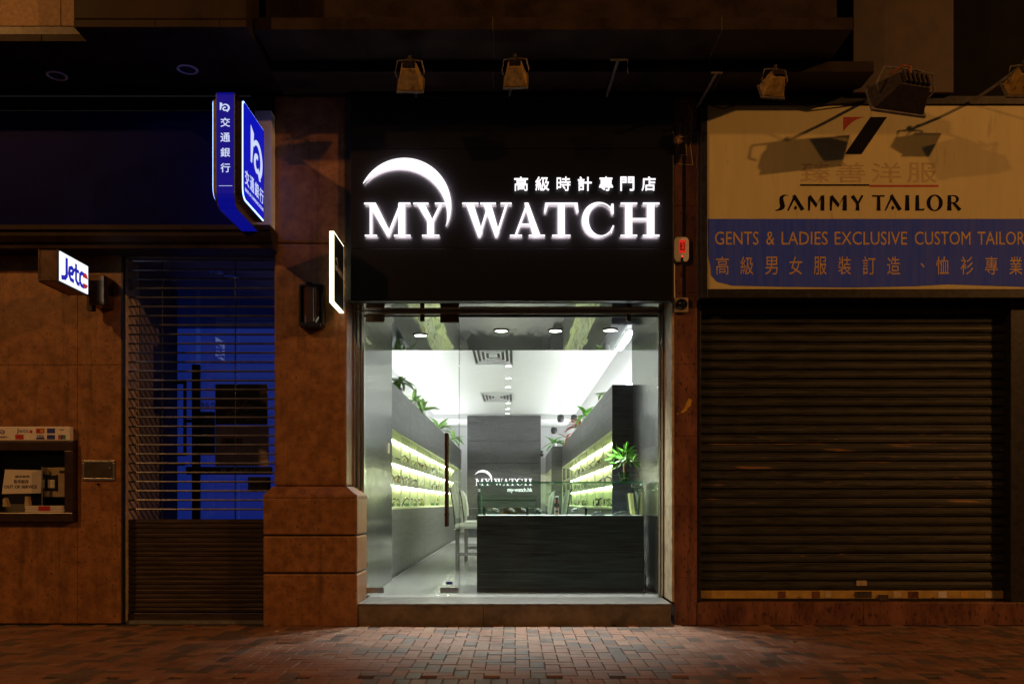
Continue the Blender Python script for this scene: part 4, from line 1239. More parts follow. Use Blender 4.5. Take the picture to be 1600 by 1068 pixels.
def chair(label, x, y, face, grp):
    t = thing('bar_chair', label, 'chair', (x, y, .2), grp)
    f = face
    bx('seat', fabric, t, x - .21, x + .21, y - .22, y + .22, .78, .86, .03)
    m = MB()
    vs = []
    for z, off, th, hw in ((.93, -.20, .05, .19), (1.10, -.225, .065, .215), (1.25, -.25, .06, .21), (1.345, -.275, .04, .17)):
        for sy in (-1, 1):
            vs += [(x + f * off, y + sy * hw, z), (x + f * (off + th), y + sy * hw * .96, z)]
    fs = [(0, 1, 3, 2), (12, 14, 15, 13)]
    for r_ in range(3):
        b = r_ * 4
        fs += [(b, b + 2, b + 6, b + 4), (b + 1, b + 5, b + 7, b + 3), (b, b + 4, b + 5, b + 1), (b + 2, b + 3, b + 7, b + 6)]
    m.add(vs, fs)
    m.build('backrest', fabric, t, .012, True)
    bm2 = MB()
    for r_ in range(3):
        za_, zb2 = (.80, 1.1, 1.25)[r_], (1.1, 1.25, 1.36)[r_]
        oa, ob = (-.215, -.245, -.268)[r_], (-.245, -.268, -.295)[r_]
        bm2.add([(x + f * oa, y - .19, za_), (x + f * oa, y + .19, za_), (x + f * (oa + .018), y + .19, za_), (x + f * (oa + .018), y - .19, za_),
                 (x + f * ob, y - .19, zb2), (x + f * ob, y + .19, zb2), (x + f * (ob + .018), y + .19, zb2), (x + f * (ob + .018), y - .19, zb2)],
                [(0, 1, 5, 4), (1, 2, 6, 5), (2, 3, 7, 6), (3, 0, 4, 7), (4, 5, 6, 7), (3, 2, 1, 0)])
    bm2.build('back_shell', wood_grey, t)
    for sx in (-1, 1):
        for sy in (-1, 1):
            bx('leg', steel_plain, t, x + sx * .185 - .018, x + sx * .185 + .018, y + sy * .195 - .02, y + sy * .195 + .02, .2045, .779, .003)
    for sy in (-1, 1):
        bx('stretcher', steel_plain, t, x - .16, x + .16, y + sy * .195 - .012, y + sy * .195 + .012, .40, .425)


G_ = 'upholstered bar chairs by the counters'
chair('pale grey bar chair nearest the door, left of the front counter', X(735, 4.4), 4.4, 1, G_)
chair('pale grey bar chair standing just behind the nearest chair', X(746, 6.2), 6.2, 1, G_)
chair('pale grey bar chair behind the bracelet watch on the right', X(862, 4.9), 4.9, -1, G_)
chair('pale grey bar chair further back, left of the dark pier', X(842, 6.9), 6.9, -1, G_)
x_, y_ = X(1010, 1.5), 1.35
t = thing('blue_bottle', 'small white and blue bottle on the floor right of the counter', 'bottle', (x_, y_, .2))
MB().lathe([(.040, .003), (.042, .02), (.042, .15), (.02, .19)], (x_, y_, .2), 'Z', 16).build('bottle_body', white_plastic, t, smooth=True)
MB().lathe([(.022, .192), (.036, .20), (.036, .30), (.02, .31)], (x_, y_, .2), 'Z', 16).build('blue_cap', mat('blue_plastic', (.02, .05, .4), .4, var=.1, scale=20), t, smooth=True)
x_ = X(1022, 1.6)
t = tag(MB().box(x_ - .06, 1.42, 1.5, 1.9, .203, .66).build('black_box', black_plastic, None, .008), 'black box standing against the steel wall right of the counter', 'box')
sk = thing('wall_socket', 'small pale power socket on the left steel entrance wall', 'socket', (lx, 2.2, 1.7))
bx('socket_plate', tan_stone, sk, lx + .001, lx + .010, 2.12, 2.22, Z(708, 2.2), Z(692, 2.2), .002)

# ================================================================ BANK: lobby behind the grille shutter
ox0, ox1 = xe + .02, -2.30
LBY = 9.86 - D
lob = thing('bank_lobby', 'dim bank lobby with grey walls behind the open grille shutter', 'lobby', (-3, .8, 0))
lob['kind'] = 'structure'
bx('lobby_side_wall', bank_wall_grey, lob, ox0 - .3, ox0 - .002, .41, LBY, 0, 3.56)
bx('lobby_side_wall', bank_wall_grey, lob, -7.2, -7.05, LBY, 3.7, 0, 3.56)
bx('lobby_inner_wall', bank_wall_grey, lob, -7.05, ox0 - .302, LBY - .15, LBY - .02, 0, 3.56)
bx('return_stone', tan_stone, lob, ox0 - .06, ox0, .10, .40, 0, 3.56, .003)  # paler stone here puts the street light on this return into its colour
bx('lobby_side_wall', bank_wall_grey, lob, -1.95, -1.8, .45, 4.5, 0, 3.56)
bx('lobby_ceiling', bank_wall_grey, lob, ox0, -1.95, .10, LBY + .05, 3.5, 3.559)
bx('lobby_ceiling', bank_wall_grey, lob, -7.05, -1.95, LBY + .052, 4.5, 3.5, 3.559)
bx('lobby_floor', sill_stone, lob, ox0, -1.95, .10, LBY + .05, -.03, .02)
bx('lobby_floor', sill_stone, lob, -7.05, -1.95, LBY + .052, 4.5, -.03, .02)
bx('lobby_back_wall', BANK_GLOW, lob, -7.0, -1.95, 3.6, 3.7, .021, 3.499)  # the wall itself glows blue; no lamp is built behind the glass
pb = X(265, LBY)
bg = thing('blue_glass_front', 'blue lit glass front of the bank lobby behind the grille', 'glass front', (-3, LBY, 0))
blue_pane = glass('blue_tinted_glass', (.75, .80, .98), .06)
zg1 = Z(440, LBY)
for a, b in ((pb, X(306, LBY)), (X(313, LBY), X(372, LBY)), (X(374, LBY), -1.96)):
    bx('blue_pane', blue_pane, bg, a + .002, b - .002, LBY, LBY + .012, .03, zg1)
bx('head_panel', bank_wall_grey, bg, ox0, -1.96, LBY - .01, LBY + .05, zg1 + .002, 3.498)
bx('side_panel', bank_wall_grey, bg, ox0, pb, LBY - .01, LBY + .05, .021, zg1)
bx('door_post', dark_metal, bg, X(302, LBY), X(314, LBY), LBY - .05, LBY - .004, .03, Z(570, LBY), .006)
fr2 = MB()
fr2.box(X(218, LBY), X(222, LBY), LBY - .05, LBY - .012, Z(760, LBY), Z(553, LBY))
fr2.box(X(244, LBY), X(252, LBY), LBY - .05, LBY - .012, Z(712, LBY), Z(560, LBY))
fr2.box(X(222, LBY), X(244, LBY), LBY - .04, LBY - .012, Z(712, LBY), Z(560, LBY))
fr2.build('dark_side_door', dark_metal, bg)
m = MB()
for a, b, c, d_ in ((264, 292, 600, 595), (288, 292, 710, 600), (264, 292, 712, 707), (266, 290, 727, 722), (292, 300, 660, 655)):
    m.box(X(a, LBY), X(b, LBY), LBY - .03, LBY - .004, Z(c, LBY), Z(d_, LBY))
m.build('inner_door_frame', dark_metal, bg)
m = MB()
m.box(X(292, LBY), X(426, LBY), LBY - .035, LBY - .006, Z(741, LBY), Z(729, LBY))
bar = m.build('push_bar', black_plastic, bg, .004)
fitted('lettering', '交通銀行', front, X(362, LBY), X(400, LBY), Z(739, LBY), Z(732, LBY), LBY - .0352, LBY - .037, white_print, bar, space=1.3)
bank_mark(front, X(348, LBY), X(355, LBY), Z(739, LBY), Z(731, LBY), LBY - .0352, LBY - .037).build('bank_mark', white_print, bar)
po = thing('dark_poster', 'dark poster with a gold crossed emblem on the bank glass front', 'poster', (X(377, LBY), LBY, 2))
p0 = LBY - .010
bx('poster_sheet', mat('poster_dark', (.035, .018, .012), .4, var=.3, scale=4), po, X(337, LBY), X(418, LBY), p0, LBY - .003, Z(663, LBY), Z(600, LBY))
m = MB()
for pts in ([(368, 626), (388, 642)], [(386, 626), (372, 640), (365, 643)], [(372, 634), (395, 633)], [(355, 648), (362, 643), (368, 640)]):
    m.tube([(X(a, LBY), p0 - .0015, Z(b, LBY)) for a, b in pts], .006, 4)
m.build('emblem', gold_print, po)
fitted('lettering', 'DEPOSIT', front, X(376, LBY), X(396, LBY), Z(651, LBY), Z(647, LBY), p0 - .0005, p0 - .0015, faded_print, po)
fitted('lettering', 'SERVICE', front, X(384, LBY), X(409, LBY), Z(656, LBY), Z(653, LBY), p0 - .0005, p0 - .0015, faded_print, po)
po = thing('rate_poster', 'pale poster reading 3% below the dark poster on the bank glass', 'poster', (X(377, LBY), LBY, 1.6))
bx('poster_sheet', mat('poster_pale', (.50, .42, .40), .5, var=.15, scale=3), po, X(337, LBY), X(420, LBY), p0, LBY - .003, Z(728, LBY), Z(664, LBY))
bx('colour_band', mat('poster_band', (.22, .12, .08), .5, var=.1, scale=8), po, X(346, LBY), X(380, LBY), p0 - .001, p0 - .0002, Z(697, LBY), Z(684, LBY))
fitted('lettering', '3%', front, X(352, LBY), X(373, LBY), Z(697, LBY), Z(687, LBY), p0 - .0012, p0 - .002, black_print, po, bold=.01)
for k in range(6):
    bx('print_line', faded_print, po, X(396, LBY), X(396 + rnd.randint(8, 16), LBY), p0 - .0015, p0 - .0003, Z(690 + k * 5.5, LBY), Z(688.5 + k * 5.5, LBY))
po = thing('teal_poster', 'teal price poster reading $6.0 on the bank glass beside the posts', 'poster', (X(326, LBY), LBY, 1.7))
bx('poster_sheet', mat('poster_teal', (.01, .06, .12), .5, var=.4, scale=5), po, X(314, LBY), X(336, LBY), p0, LBY - .003, Z(708, LBY), Z(643, LBY))
fitted('lettering', '$6.0', front, X(314, LBY), X(336, LBY), Z(638, LBY), Z(628, LBY), LBY - .003, LBY - .005, mat('pale_blue_print', (.25, .32, .6), .5), po)
for k in range(4):
    bx('print_line', blue_print, po, X(317, LBY), X(333, LBY), p0 - .0015, p0 - .0003, Z(660 + k * 13, LBY), Z(655 + k * 13, LBY))
pk = MB().box(X(393, LBY), X(425, LBY), LBY - .14, LBY - .04, Z(768, LBY), Z(745, LBY)).build('leaflet_box', black_plastic, None, .01)
tag(pk, 'black leaflet box on the bank glass below the push bar', 'box')
for px_, py_, lab in ((339, 424, 'round ring light on the bank lobby ceiling'), (362, 431, 'second ring light on the bank lobby ceiling')):
    d_ = (3.5 - H) * F / (CY - py_)
    downlight('lobby_downlight', lab, (px_ - CX) * d_ / F, d_ - D, 3.499, .07, unlit, 'unlit downlights in the bank lobby')

# grille shutter
gt = thing('grille_shutter', 'steel grille shutter of the bank, open bars above closed slats', 'shutter', (-3, .16, 0))
gx0_, gx1_ = ox0 + .003, ox1
mbm = MB()
mbm.prism([(-.006, -.009), (-.010, .000), (-.006, .009), (.004, .009), (.004, -.009)], lambda u, v, w: (w, u, v), -(gx1_ - gx0_) / 2, (gx1_ - gx0_) / 2)
barm = mbm.mesh('bar', grille_m)
gxc = (gx0_ + gx1_) / 2
y = 393.0
while y < 806:
    place('bar', barm, gt, (gxc, .16, Z(y, .16)))
    y += 14.37
for a in (253, 367):
    MB().tube([(X(a, .16), .172, Z(812, .16)), (X(a, .16), .172, 3.52)], .006, 6).build('link_rod', dark_metal, gt)
smm = MB()
half = (gx1_ - gx0_) / 2
pt = (Z(811, .16) - Z(962, .16)) / 10.4
smm.prism([(.006, -pt / 2 - .003), (.0, -pt / 2 + .001), (-.009, -pt * .40), (-.011, -pt * .15), (-.004, -pt * .04), (-.004, pt * .04), (-.011, pt * .15), (-.010, pt * .36), (-.001, pt / 2 - .001), (.006, pt / 2 + .003)], lambda u, v, w: (w, u, v), -half, half)
slm = smm.mesh('slat', slat_steel)
for k in range(10):
    place('slat', slm, gt, (gxc, .16, Z(811, .16) - (k + .5) * pt))
bx('bottom_rail', slat_steel, gt, gx0_, gx1_, .135, .18, .012, Z(811, .16) - 10 * pt - .004, .004)
bx('side_channel', dark_metal, gt, ox0 + .0005, ox0 + .10, .185, .235, .02, Z(811, .16), .003)

# ---------------------------------------------------------------- bank light box
lb = thing('bank_light_box', 'tall projecting blue bank light box with white lit lettering', 'sign', (-2.43, -.6, 3.7))
bxl, bxr = -2.503, -2.358
r_ = .10


def yz_outline(y0, y1, z0, z1, r):
    return [(y1, z0), (y1, z1)] + [(y0 + .03 - .03 * math.sin(R(q)), z1 - .03 + .03 * math.cos(R(q))) for q in (0, 45, 90)] + [(y0 + r - r * math.cos(R(q)), z0 + r - r * math.sin(R(q))) for q in (0, 20, 40, 60, 80, 90)]


flat_x = lambda u, v, w: (w, u, v)
MB().prism(yz_outline(-.985, -.29, 3.635, 4.60, .11), flat_x, bxl, bxr).build('core_band', BOX_NAVY, lb)
for a, b in ((bxl - .008, bxl - .0005), (bxr + .0005, bxr + .008)):
    MB().prism(yz_outline(-.988, -.29, 3.632, 4.603, .11), flat_x, a, b).build('metal_edge', steel_plain, lb)
for s, a in ((1, bxr + .009), (-1, bxl - .009)):
    MB().prism(yz_outline(-.93, -.295, 3.715, 4.565, .09), flat_x, a, a + s * .040).build('metal_tray', rust_yellow if s < 0 else bronze, lb)
    MB().prism(yz_outline(-.925, -.30, 3.725, 4.555, .09), flat_x, a + s * .027, a + s * .046).build('lit_side_tube', BOX_SIDE, lb)
    MB().prism(yz_outline(-.915, -.305, 3.735, 4.545, .08), flat_x, a + s * .0465, a + s * .052).build('side_face', BOX_BLUE, lb)
xs_face = bxr + .009 + .052
fn = side_at(xs_face)
sY = lambda px_: 0
def sy_at(px_): return (xs_face + 0.0) * F / (px_ - CX) - D
def sz_at(px_, py_): return H + (CY - py_) * (D + sy_at(px_)) / F
bank_mark(fn, -.72, -.36, 4.03, 4.43, .0006, .0014).build('bank_mark', BOX_WHITE, lb)
for k, ch in enumerate('交通銀行'):
    u0 = -.885 + k * .145
    fitted('lettering', ch, fn, u0, u0 + .120, 3.86, 3.99, .0006, .0014, BOX_WHITE, lb, bold=.012)
fitted('lettering', 'BANK OF COMMUNICATIONS', fn, -.88, -.33, 3.80, 3.83, .0006, .0014, BOX_WHITE, lb)
FYB = -.985
xc_ = (bxl + bxr) / 2
bank_mark(front, X(343.5, FYB), X(359, FYB), Z(175, FYB), Z(160, FYB), FYB - .0005, FYB - .0015).build('bank_mark', BOX_WHITE, lb)
for k, (ch, yy) in enumerate(zip('交通銀行', (191, 214.5, 238, 262))):
    fitted('lettering', ch, front, X(344.5, FYB), X(359.5, FYB), Z(yy + 7.3, FYB), Z(yy - 7, FYB), FYB - .0005, FYB - .0015, BOX_WHITE, lb, bold=.012)
bx('print_line', BOX_WHITE, lb, X(342, FYB), X(363, FYB), FYB - .0015, FYB - .0003, Z(290.6, FYB), Z(290, FYB))
bx('mounting_arm', steel_plain, lb, -2.47, -2.39, -.289, -.165, 3.75, 4.45)

# ---------------------------------------------------------------- small lit sign over the cash machine
js = thing('cash_network_sign', 'small projecting lit white sign reading Jetco with a rusty end', 'sign', (-4.0, -.5, 3.1))
jx0, jx1 = -4.085, -3.905
jy0, jy1, jz0, jz1 = -.82, -.30, 3.045, 3.318
bx('sign_case', bronze, js, jx0, jx1 - .012, jy0, jy1, jz0, jz1, .008)
bx('case_rim', bronze, js, jx0 - .004, jx0 + .012, jy0 - .006, jy1, jz0 - .004, jz1 + .004, .003)
bx('case_rim', dark_metal, js, jx1 - .022, jx1 - .008, jy0 - .006, jy1 + .006, jz0 - .006, jz1 + .006, .003)
bx('lit_panel', JET_WHITE, js, jx1 - .0115, jx1, jy0 + .008, jy1 - .008, jz0 + .010, jz1 - .010)
fj = side_at(jx1)
def strokes(m, pts, w, a=.0006, b=.0016):
    for (p, q) in zip(pts, pts[1:]):
        d_ = (Vector(q) - Vector(p)); n_ = Vector((-d_.y, d_.x)).normalized() * w / 2; e_ = d_.normalized() * w * .25
        p, q = Vector(p) - e_, Vector(q) + e_
        m.prism([tuple(p + n_), tuple(p - n_), tuple(q - n_), tuple(q + n_)], fj, a, b)
        b += .00003
    return m
JU = lambda u: jy0 + .008 + u * (jy1 - jy0 - .016)
JV = lambda v: jz0 + .010 + v * (jz1 - jz0 - .02)
def jp(*ps): return [(JU(a), JV(b)) for a, b in ps]
strokes(MB(), jp((.22, .84), (.22, .28), (.17, .18), (.06, .14)), .040).build('lettering', JET_BLUE, js)
strokes(MB(), jp((.30, .40), (.42, .44), (.46, .58), (.40, .64), (.32, .58), (.30, .38), (.36, .22), (.46, .20)), .034).build('lettering', JET_BLUE, js)
strokes(MB(), jp((.55, .80), (.55, .30), (.60, .20), (.66, .19)), .022).strokes if False else strokes(strokes(MB(), jp((.55, .82), (.55, .30), (.60, .20), (.66, .19)), .034), jp((.50, .62), (.64, .62)), .030, .0007, .0019).build('lettering', JET_BLUE, js)
strokes(MB(), jp((.83, .62), (.76, .64), (.70, .56), (.69, .32), (.74, .20), (.84, .18)), .034).build('lettering', JET_BLUE, js)
MB().prism(arc(JU(.885), JV(.42), .052, .070, 20, 160, 10), fj, .002, .003).build('red_mark', JET_RED, js)
MB().prism(arc(JU(.885), JV(.42), .052, .070, 205, 335, 10), fj, .002, .003).build('red_mark', JET_RED, js)
br_ = bx('bracket_box', bronze, js, X(142, -.12), X(166, -.12), -.16, .049, Z(478, -.12), Z(431, -.12), .006)
bx('bracket_arm', dark_metal, js, jx0 + .04, jx1 - .05, jy1 + .001, .048, 3.13, 3.22)
bx('bracket_arm', dark_metal, js, jx1 - .049, X(141, -.12), -.11, -.06, 2.95, 3.12)
bx('bracket_arm', dark_metal, js, jx1 - .10, jx1 - .05, -.12, -.05, 2.95, 3.129)

# ---------------------------------------------------------------- cash machine
am = thing('cash_machine', 'built in cash machine with out of service notice and card logo strip', 'cash machine', (-4.7, 0, 1))
a0, a1 = -5.34, -4.185
AY = .0
sur = mat('cash_machine_surround', (.030, .017, .012), .3, var=.3, scale=10)
pa, pb_ = (a0, .968), (a1, Z(688, AY))
hx0, hx1, hz0, hz1 = -5.2, X(102, AY), Z(800, AY), Z(704, AY)
for v in ((a0, a1, hz1, pb_[1]), (a0, a1, pa[1], hz0)):
    bx('surround', sur, am, v[0], v[1], AY - .02, .08, v[2] + .0005, v[3], .010)
bx('surround', sur, am, hx1, a1, AY - .0195, .08, hz0 + .001, hz1, .006)
bx('surround', sur, am, a0, hx0, AY - .0195, .08, hz0 + .001, hz1, .006)
m = MB()
m.add([(hx0, .0, hz0), (hx1, .0, hz0), (hx1, .0, hz1), (hx0, .0, hz1), (hx0 + .05, .30, hz0 + .08), (hx1 - .004, .30, hz0 + .08), (hx1 - .004, .30, hz1 - .02), (hx0 + .05, .30, hz1 - .02)],
      [(0, 1, 5, 4), (1, 2, 6, 5), (2, 3, 7, 6), (3, 0, 4, 7), (4, 5, 6, 7)])
m.build('recess', black_plastic, am)
bx('header_strip', white_plastic, am, a0, X(109, -.03), AY - .03, .045, Z(688, -.03) + .001, Z(666, -.03), .006)
HY = AY - .0305
def hs(txt, a, b, c, d_, mt_, bold=0): fitted('lettering', txt, front, X(a, HY), X(b, HY), Z(c, HY), Z(d_, HY), HY - .0003, HY - .0012, mt_, am, bold)
hs('Jetc', 26, 45, 677.5, 669, blue_print)
bank_mark(front, X(-3, HY), X(7.5, HY), Z(678, HY), Z(670, HY), HY - .0003, HY - .0012).build('bank_mark', blue_print, am)
hs('交通銀行', -4, 12, 684, 681, black_print)
def chip(a, b, c, d_, mt_): bx('card_logo', mt_, am, X(a, HY), X(b, HY), HY - .0010, HY - .0002, Z(c, HY), Z(d_, HY))
MB().prism(arc(X(48.5, HY), Z(674, HY), .015, .015, 0, 340, 14), front, HY - .0003, HY - .0012).build('card_logo', red_print, am)
chip(56.5, 69.5, 676.5, 669, red_print); chip(73.5, 86, 676.5, 669, blue_print); chip(24, 37, 686, 678.5, red_print); chip(56.5, 69.5, 686, 683, blue_print)
chip(73.5, 86, 686, 679, blue_print); chip(91, 94.5, 686, 679, red_print); chip(95, 98, 686, 679, blue_print); chip(98.5, 102.5, 686, 679, green_print)
MB().prism(arc(X(61, HY), Z(672.8, HY), .017, .017, 0, 340, 14), front, HY - .0012, HY - .0018).build('card_logo', red_print, am)
MB().prism(arc(X(65.5, HY), Z(672.8, HY), .017, .017, 0, 340, 14), front, HY - .0013, HY - .0019).build('card_logo', gold_print, am)
hs('VISA', 57.5, 69, 682.5, 679, blue_print, .02)
hs('AEON', 93, 100, 672, 670, black_print)
NY = .10
nt_ = thing('service_notice', 'white paper notice reading out of service in the cash machine', 'notice', (X(34, NY), NY, 1.3))
MB().prism([(X(3, NY), Z(771, NY)), (X(64, NY), Z(770, NY)), (X(66, NY), Z(734, NY)), (X(8, NY), Z(733, NY))], front, NY - .002, NY).build('paper_sheet', paper, nt_)
fitted('lettering', 'OUT OF SERVICE', front, X(7, NY), X(58, NY), Z(762.5, NY), Z(757.5, NY), NY - .0025, NY - .0035, black_print, nt_, bold=.02)
fitted('lettering', '暫停服務', front, X(22, NY), X(45, NY), Z(755, NY), Z(749, NY), NY - .0025, NY - .0035, black_print, nt_)
fitted('lettering', '維修期間', front, X(24, NY), X(46, NY), Z(746, NY), Z(742, NY), NY - .0025, NY - .0035, black_print, nt_)
cream_pl = mat('beige_machine_plastic', (.40, .32, .20), .5, var=.12, scale=12)
dv = MB().box(X(66.5, .04), X(68.5, .04), .02, .28, hz0 + .02, Z(729, .04)).build('divider', steel_plain, am)
bx('keypad_panel', cream_pl, am, X(69, NY), X(101, NY), NY, NY + .05, Z(776, NY), Z(730, NY), .006)
bx('card_slot', black_plastic, am, X(74, NY), X(90, NY), NY - .012, NY - .001, Z(766, NY), Z(741, NY), .004)
bx('card_reader', shelf_mat, am, X(76, NY), X(87, NY), NY - .018, NY - .013, Z(762, NY), Z(749, NY), .002)
bx('receipt_slot', black_plastic, am, X(93, NY), X(100, NY), NY - .006, NY - .001, Z(738, NY), Z(735, NY))
MB().prism([(X(40, .06), Z(789, .06)), (X(47, .06), Z(789, .06)), (X(44, .06), Z(775, .06)), (X(41, .06), Z(775, .06))], front, .04, .10).build('tray_rib', cream_pl, am)
MB().prism([(X(6, .06), Z(791, .06)), (X(14, .06), Z(791, .06)), (X(9, .06), Z(777, .06)), (X(6, .06), Z(779, .06))], front, .04, .10).build('tray_rib', cream_pl, am)
lfl = thing('leaflet_stack', 'stack of white and red leaflets lying in the cash machine tray', 'leaflets', (X(70, .03), .03, 1.05))
zl = hz0 + .0015
for k in range(4):
    sh_ = rnd.uniform(-.004, .004)
    bx('leaflet', paper, lfl, X(39, .0) + sh_, X(100, .0) + sh_, .005 + sh_, .09, zl + k * .016, zl + k * .016 + .0145)
bx('red_print_patch', red_print, lfl, X(60, .0), X(78, .0), .0005, .0008, zl + .014, zl + .058)
wp = thing('wall_hatch', 'small framed metal hatch plate on the granite wall by the cash machine', 'hatch', (X(154, .03), .04, 1.4))
HY2 = .035
for a, b, c, d_ in ((129, 179, 722.5, 719), (129, 179, 750, 746.5), (129, 132, 746.3, 722.7), (176, 179, 746.3, 722.7)):
    bx('hatch_frame', steel_plain, wp, X(a, HY2), X(b, HY2), HY2, .0495, Z(c, HY2), Z(d_, HY2), .002)
bx('hatch_plate', mat('hatch_plate_metal', (.10, .085, .06), .35, metal=.7, var=.25, scale=10), wp, X(132.2, HY2), X(175.8, HY2), HY2 + .004, .0495, Z(746, HY2), Z(723, HY2))
MB().lathe([(.012, 0), (.012, -.008), (.001, -.009)], (X(172, HY2), HY2 + .003, Z(731, HY2)), 'Y', 12).build('keyhole', steel_plain, wp)
MB().lathe([(.013, 0), (.013, -.01), (.001, -.012)], (X(153, HY2), .049, Z(756, HY2)), 'Y', 12).build('wall_stud', black_plastic, wp)

# ---------------------------------------------------------------- projecting watch shop sign, pillar lamp
hs_ = thing('projecting_sign', 'small projecting black watch sign with glowing white edges on the pillar', 'sign', (-1.63, -.3, 2.9))
qx0, qx1, qy0, qy1, qz0, qz1 = -1.650, -1.605, -.56, -.10, 2.925, 3.555
bx('sign_face', black_panel, hs_, qx0 + .003, qx1, qy0 + .012, qy1 - .012, qz0 + .012, qz1 - .012)
for v in ((qy0, qy0 + .011, qz0, qz1), (qy1 - .011, qy1, qz0, qz1), (qy0 + .0112, qy1 - .0112, qz0, qz0 + .011), (qy0 + .0112, qy1 - .0112, qz1 - .011, qz1)):
    bx('lit_edge', EDGE_LIT, hs_, qx0 + .004, qx1 - .002, *v)
fq = side_at(qx1)
for k, (ch, a, b) in enumerate((('M', .10, .235), ('Y', .245, .345), ('W', .40, .545), ('A', .54, .645), ('T', .64, .74), ('C', .75, .845), ('H', .86, .965))):
    L_ = qy1 - qy0
    glyph(SER, ch, fq, qy0 + L_ * a, qy0 + L_ * b, 3.225, 3.275, .0005, .0012).build('lettering', white_print, hs_)
q_ = lambda a, b: (qy0 + (qy1 - qy0) * a, b)
crescent(fq, q_(.09, 3.30), q_(.22, 3.35), q_(.36, 3.28), q_(.34, 3.235), q_(.22, 3.335), q_(.34, 3.28), .0005, .0013, 24).build('crescent_mark', white_print, hs_)
bx('wall_bracket', dark_metal, hs_, qx0 + .01, qx1 - .01, qy1 + .0005, -.035, 3.0, 3.10)
bx('wall_bracket', dark_metal, hs_, qx0 + .01, qx1 - .01, qy1 + .0005, -.035, 3.38, 3.48)

pl_ = thing('pillar_wall_lamp', 'unlit black framed wall lamp with curved glass on the granite pillar', 'lamp', (X(487, -.1), -.06, 2.9))
PY_ = -.12
xa, xb_, za_, zb2 = X(467, PY_), X(506, PY_), Z(512, PY_), Z(442, PY_)
bx('back_plate', black_plastic, pl_, xa + .02, xb_ - .02, -.05, -.032, za_ + .02, zb2 - .02, .004)
smoked = mat('smoked_lamp_glass', (.06, .03, .015), .08, var=.3, scale=5, coat=.6)
m = MB()
n_ = 10
xcw, hw_ = (xa + xb_) / 2, (xb_ - xa) / 2 - .024
vs = []
for i in range(n_ + 1):
    t_ = -1 + 2 * i / n_
    for z in (za_ + .05, zb2 - .035):
        vs.append((xcw + hw_ * t_, -.055 - .075 * math.sqrt(max(0, 1 - t_ * t_ * .9)), z))
m.add(vs, [(2 * i, 2 * i + 2, 2 * i + 3, 2 * i + 1) for i in range(n_)] + [tuple(2 * i for i in range(n_ + 1)), tuple(2 * i + 1 for i in reversed(range(n_ + 1)))])
m.build('curved_glass', smoked, pl_, smooth=True)
for a, b in ((xa, xa + .022), (xb_ - .022, xb_)):
    bx('frame_side', black_plastic, pl_, a, b, -.125, -.033, za_ + .02, zb2 - .015, .006)
bx('frame_bottom', black_plastic, pl_, xa + .015, xb_ - .015, -.145, -.033, za_, za_ + .048, .012)
bx('frame_top', black_plastic, pl_, xa + .01, xb_ - .01, -.12, -.033, zb2 - .034, zb2 - .006, .008)
bx('top_knob', black_plastic, pl_, xcw - .055, xcw + .01, -.13, -.06, zb2 - .012, zb2 + .012, .008)
bx('bright_rib', steel_plain, pl_, xcw + .018, xcw + .028, -.138, -.131, za_ + .06, zb2 - .05, .002)

# ---------------------------------------------------------------- alarm reader and bell on the red pillar
al = thing('alarm_reader', 'small white rounded alarm unit with a red display on the red pillar', 'alarm', (X(1063), 0, Z(391)))
o = []
cxa, cza, hw_, hh_ = X(1063.3), Z(391.5), .071, .116
for sx, sz, a in ((1, 1, 0), (-1, 1, 90), (-1, -1, 180), (1, -1, 270)):
    o += [(cxa + sx * (hw_ - .03) + .03 * math.cos(R(a + q)), cza + sz * (hh_ - .045) + .045 * math.sin(R(a + q))) for q in (0, 30, 60, 90)]
MB().prism(o, front, -.045, -.001).build('case', white_plastic, al, .006)
bx('red_display', RED_LCD, al, X(1059.5), X(1070), -.0475, -.0455, Z(397), Z(377))
fitted('lettering', '8:3', front, X(1061), X(1068.5), Z(393.5), Z(381), -.048, -.0485, black_print, al, bold=.02)
MB().lathe([(.005, 0), (.004, -.004), (.0005, -.005)], (X(1064.5), -.0455, Z(402.5)), 'Y', 10).build('red_led', RED_LED, al)
MB().prism([(X(1063.5), Z(403.5)), (X(1065.5), Z(403.5)), (X(1067), Z(411)), (X(1062), Z(411))], front, -.048, -.0455).build('sensor_wedge', black_plastic, al)
cb = MB().tube([(X(1053.2), -.008, Z(410)), (X(1053.0), -.008, Z(440)), (X(1053.4), -.008, Z(466))], .008, 8).build('alarm_cable', white_plastic)
tag(cb, 'pale conduit running from the alarm unit down to the bell', 'cable')
bl_ = thing('door_bell', 'square pale box with a round black lens on the red pillar', 'bell', (X(1063.5), 0, Z(477.5)))
bx('bell_plate', tan_stone, bl_, X(1052.5), X(1074), -.045, -.0005, Z(488.5), Z(466.5), .004)
MB().lathe([(.053, 0), (.053, -.012), (.040, -.032), (.015, -.042), (.001, -.043)], (X(1063.8), -.0455, Z(477)), 'Y', 24).build('black_lens', mat('black_lens_glass', (.006, .006, .007), .08, coat=.5), bl_, smooth=True)

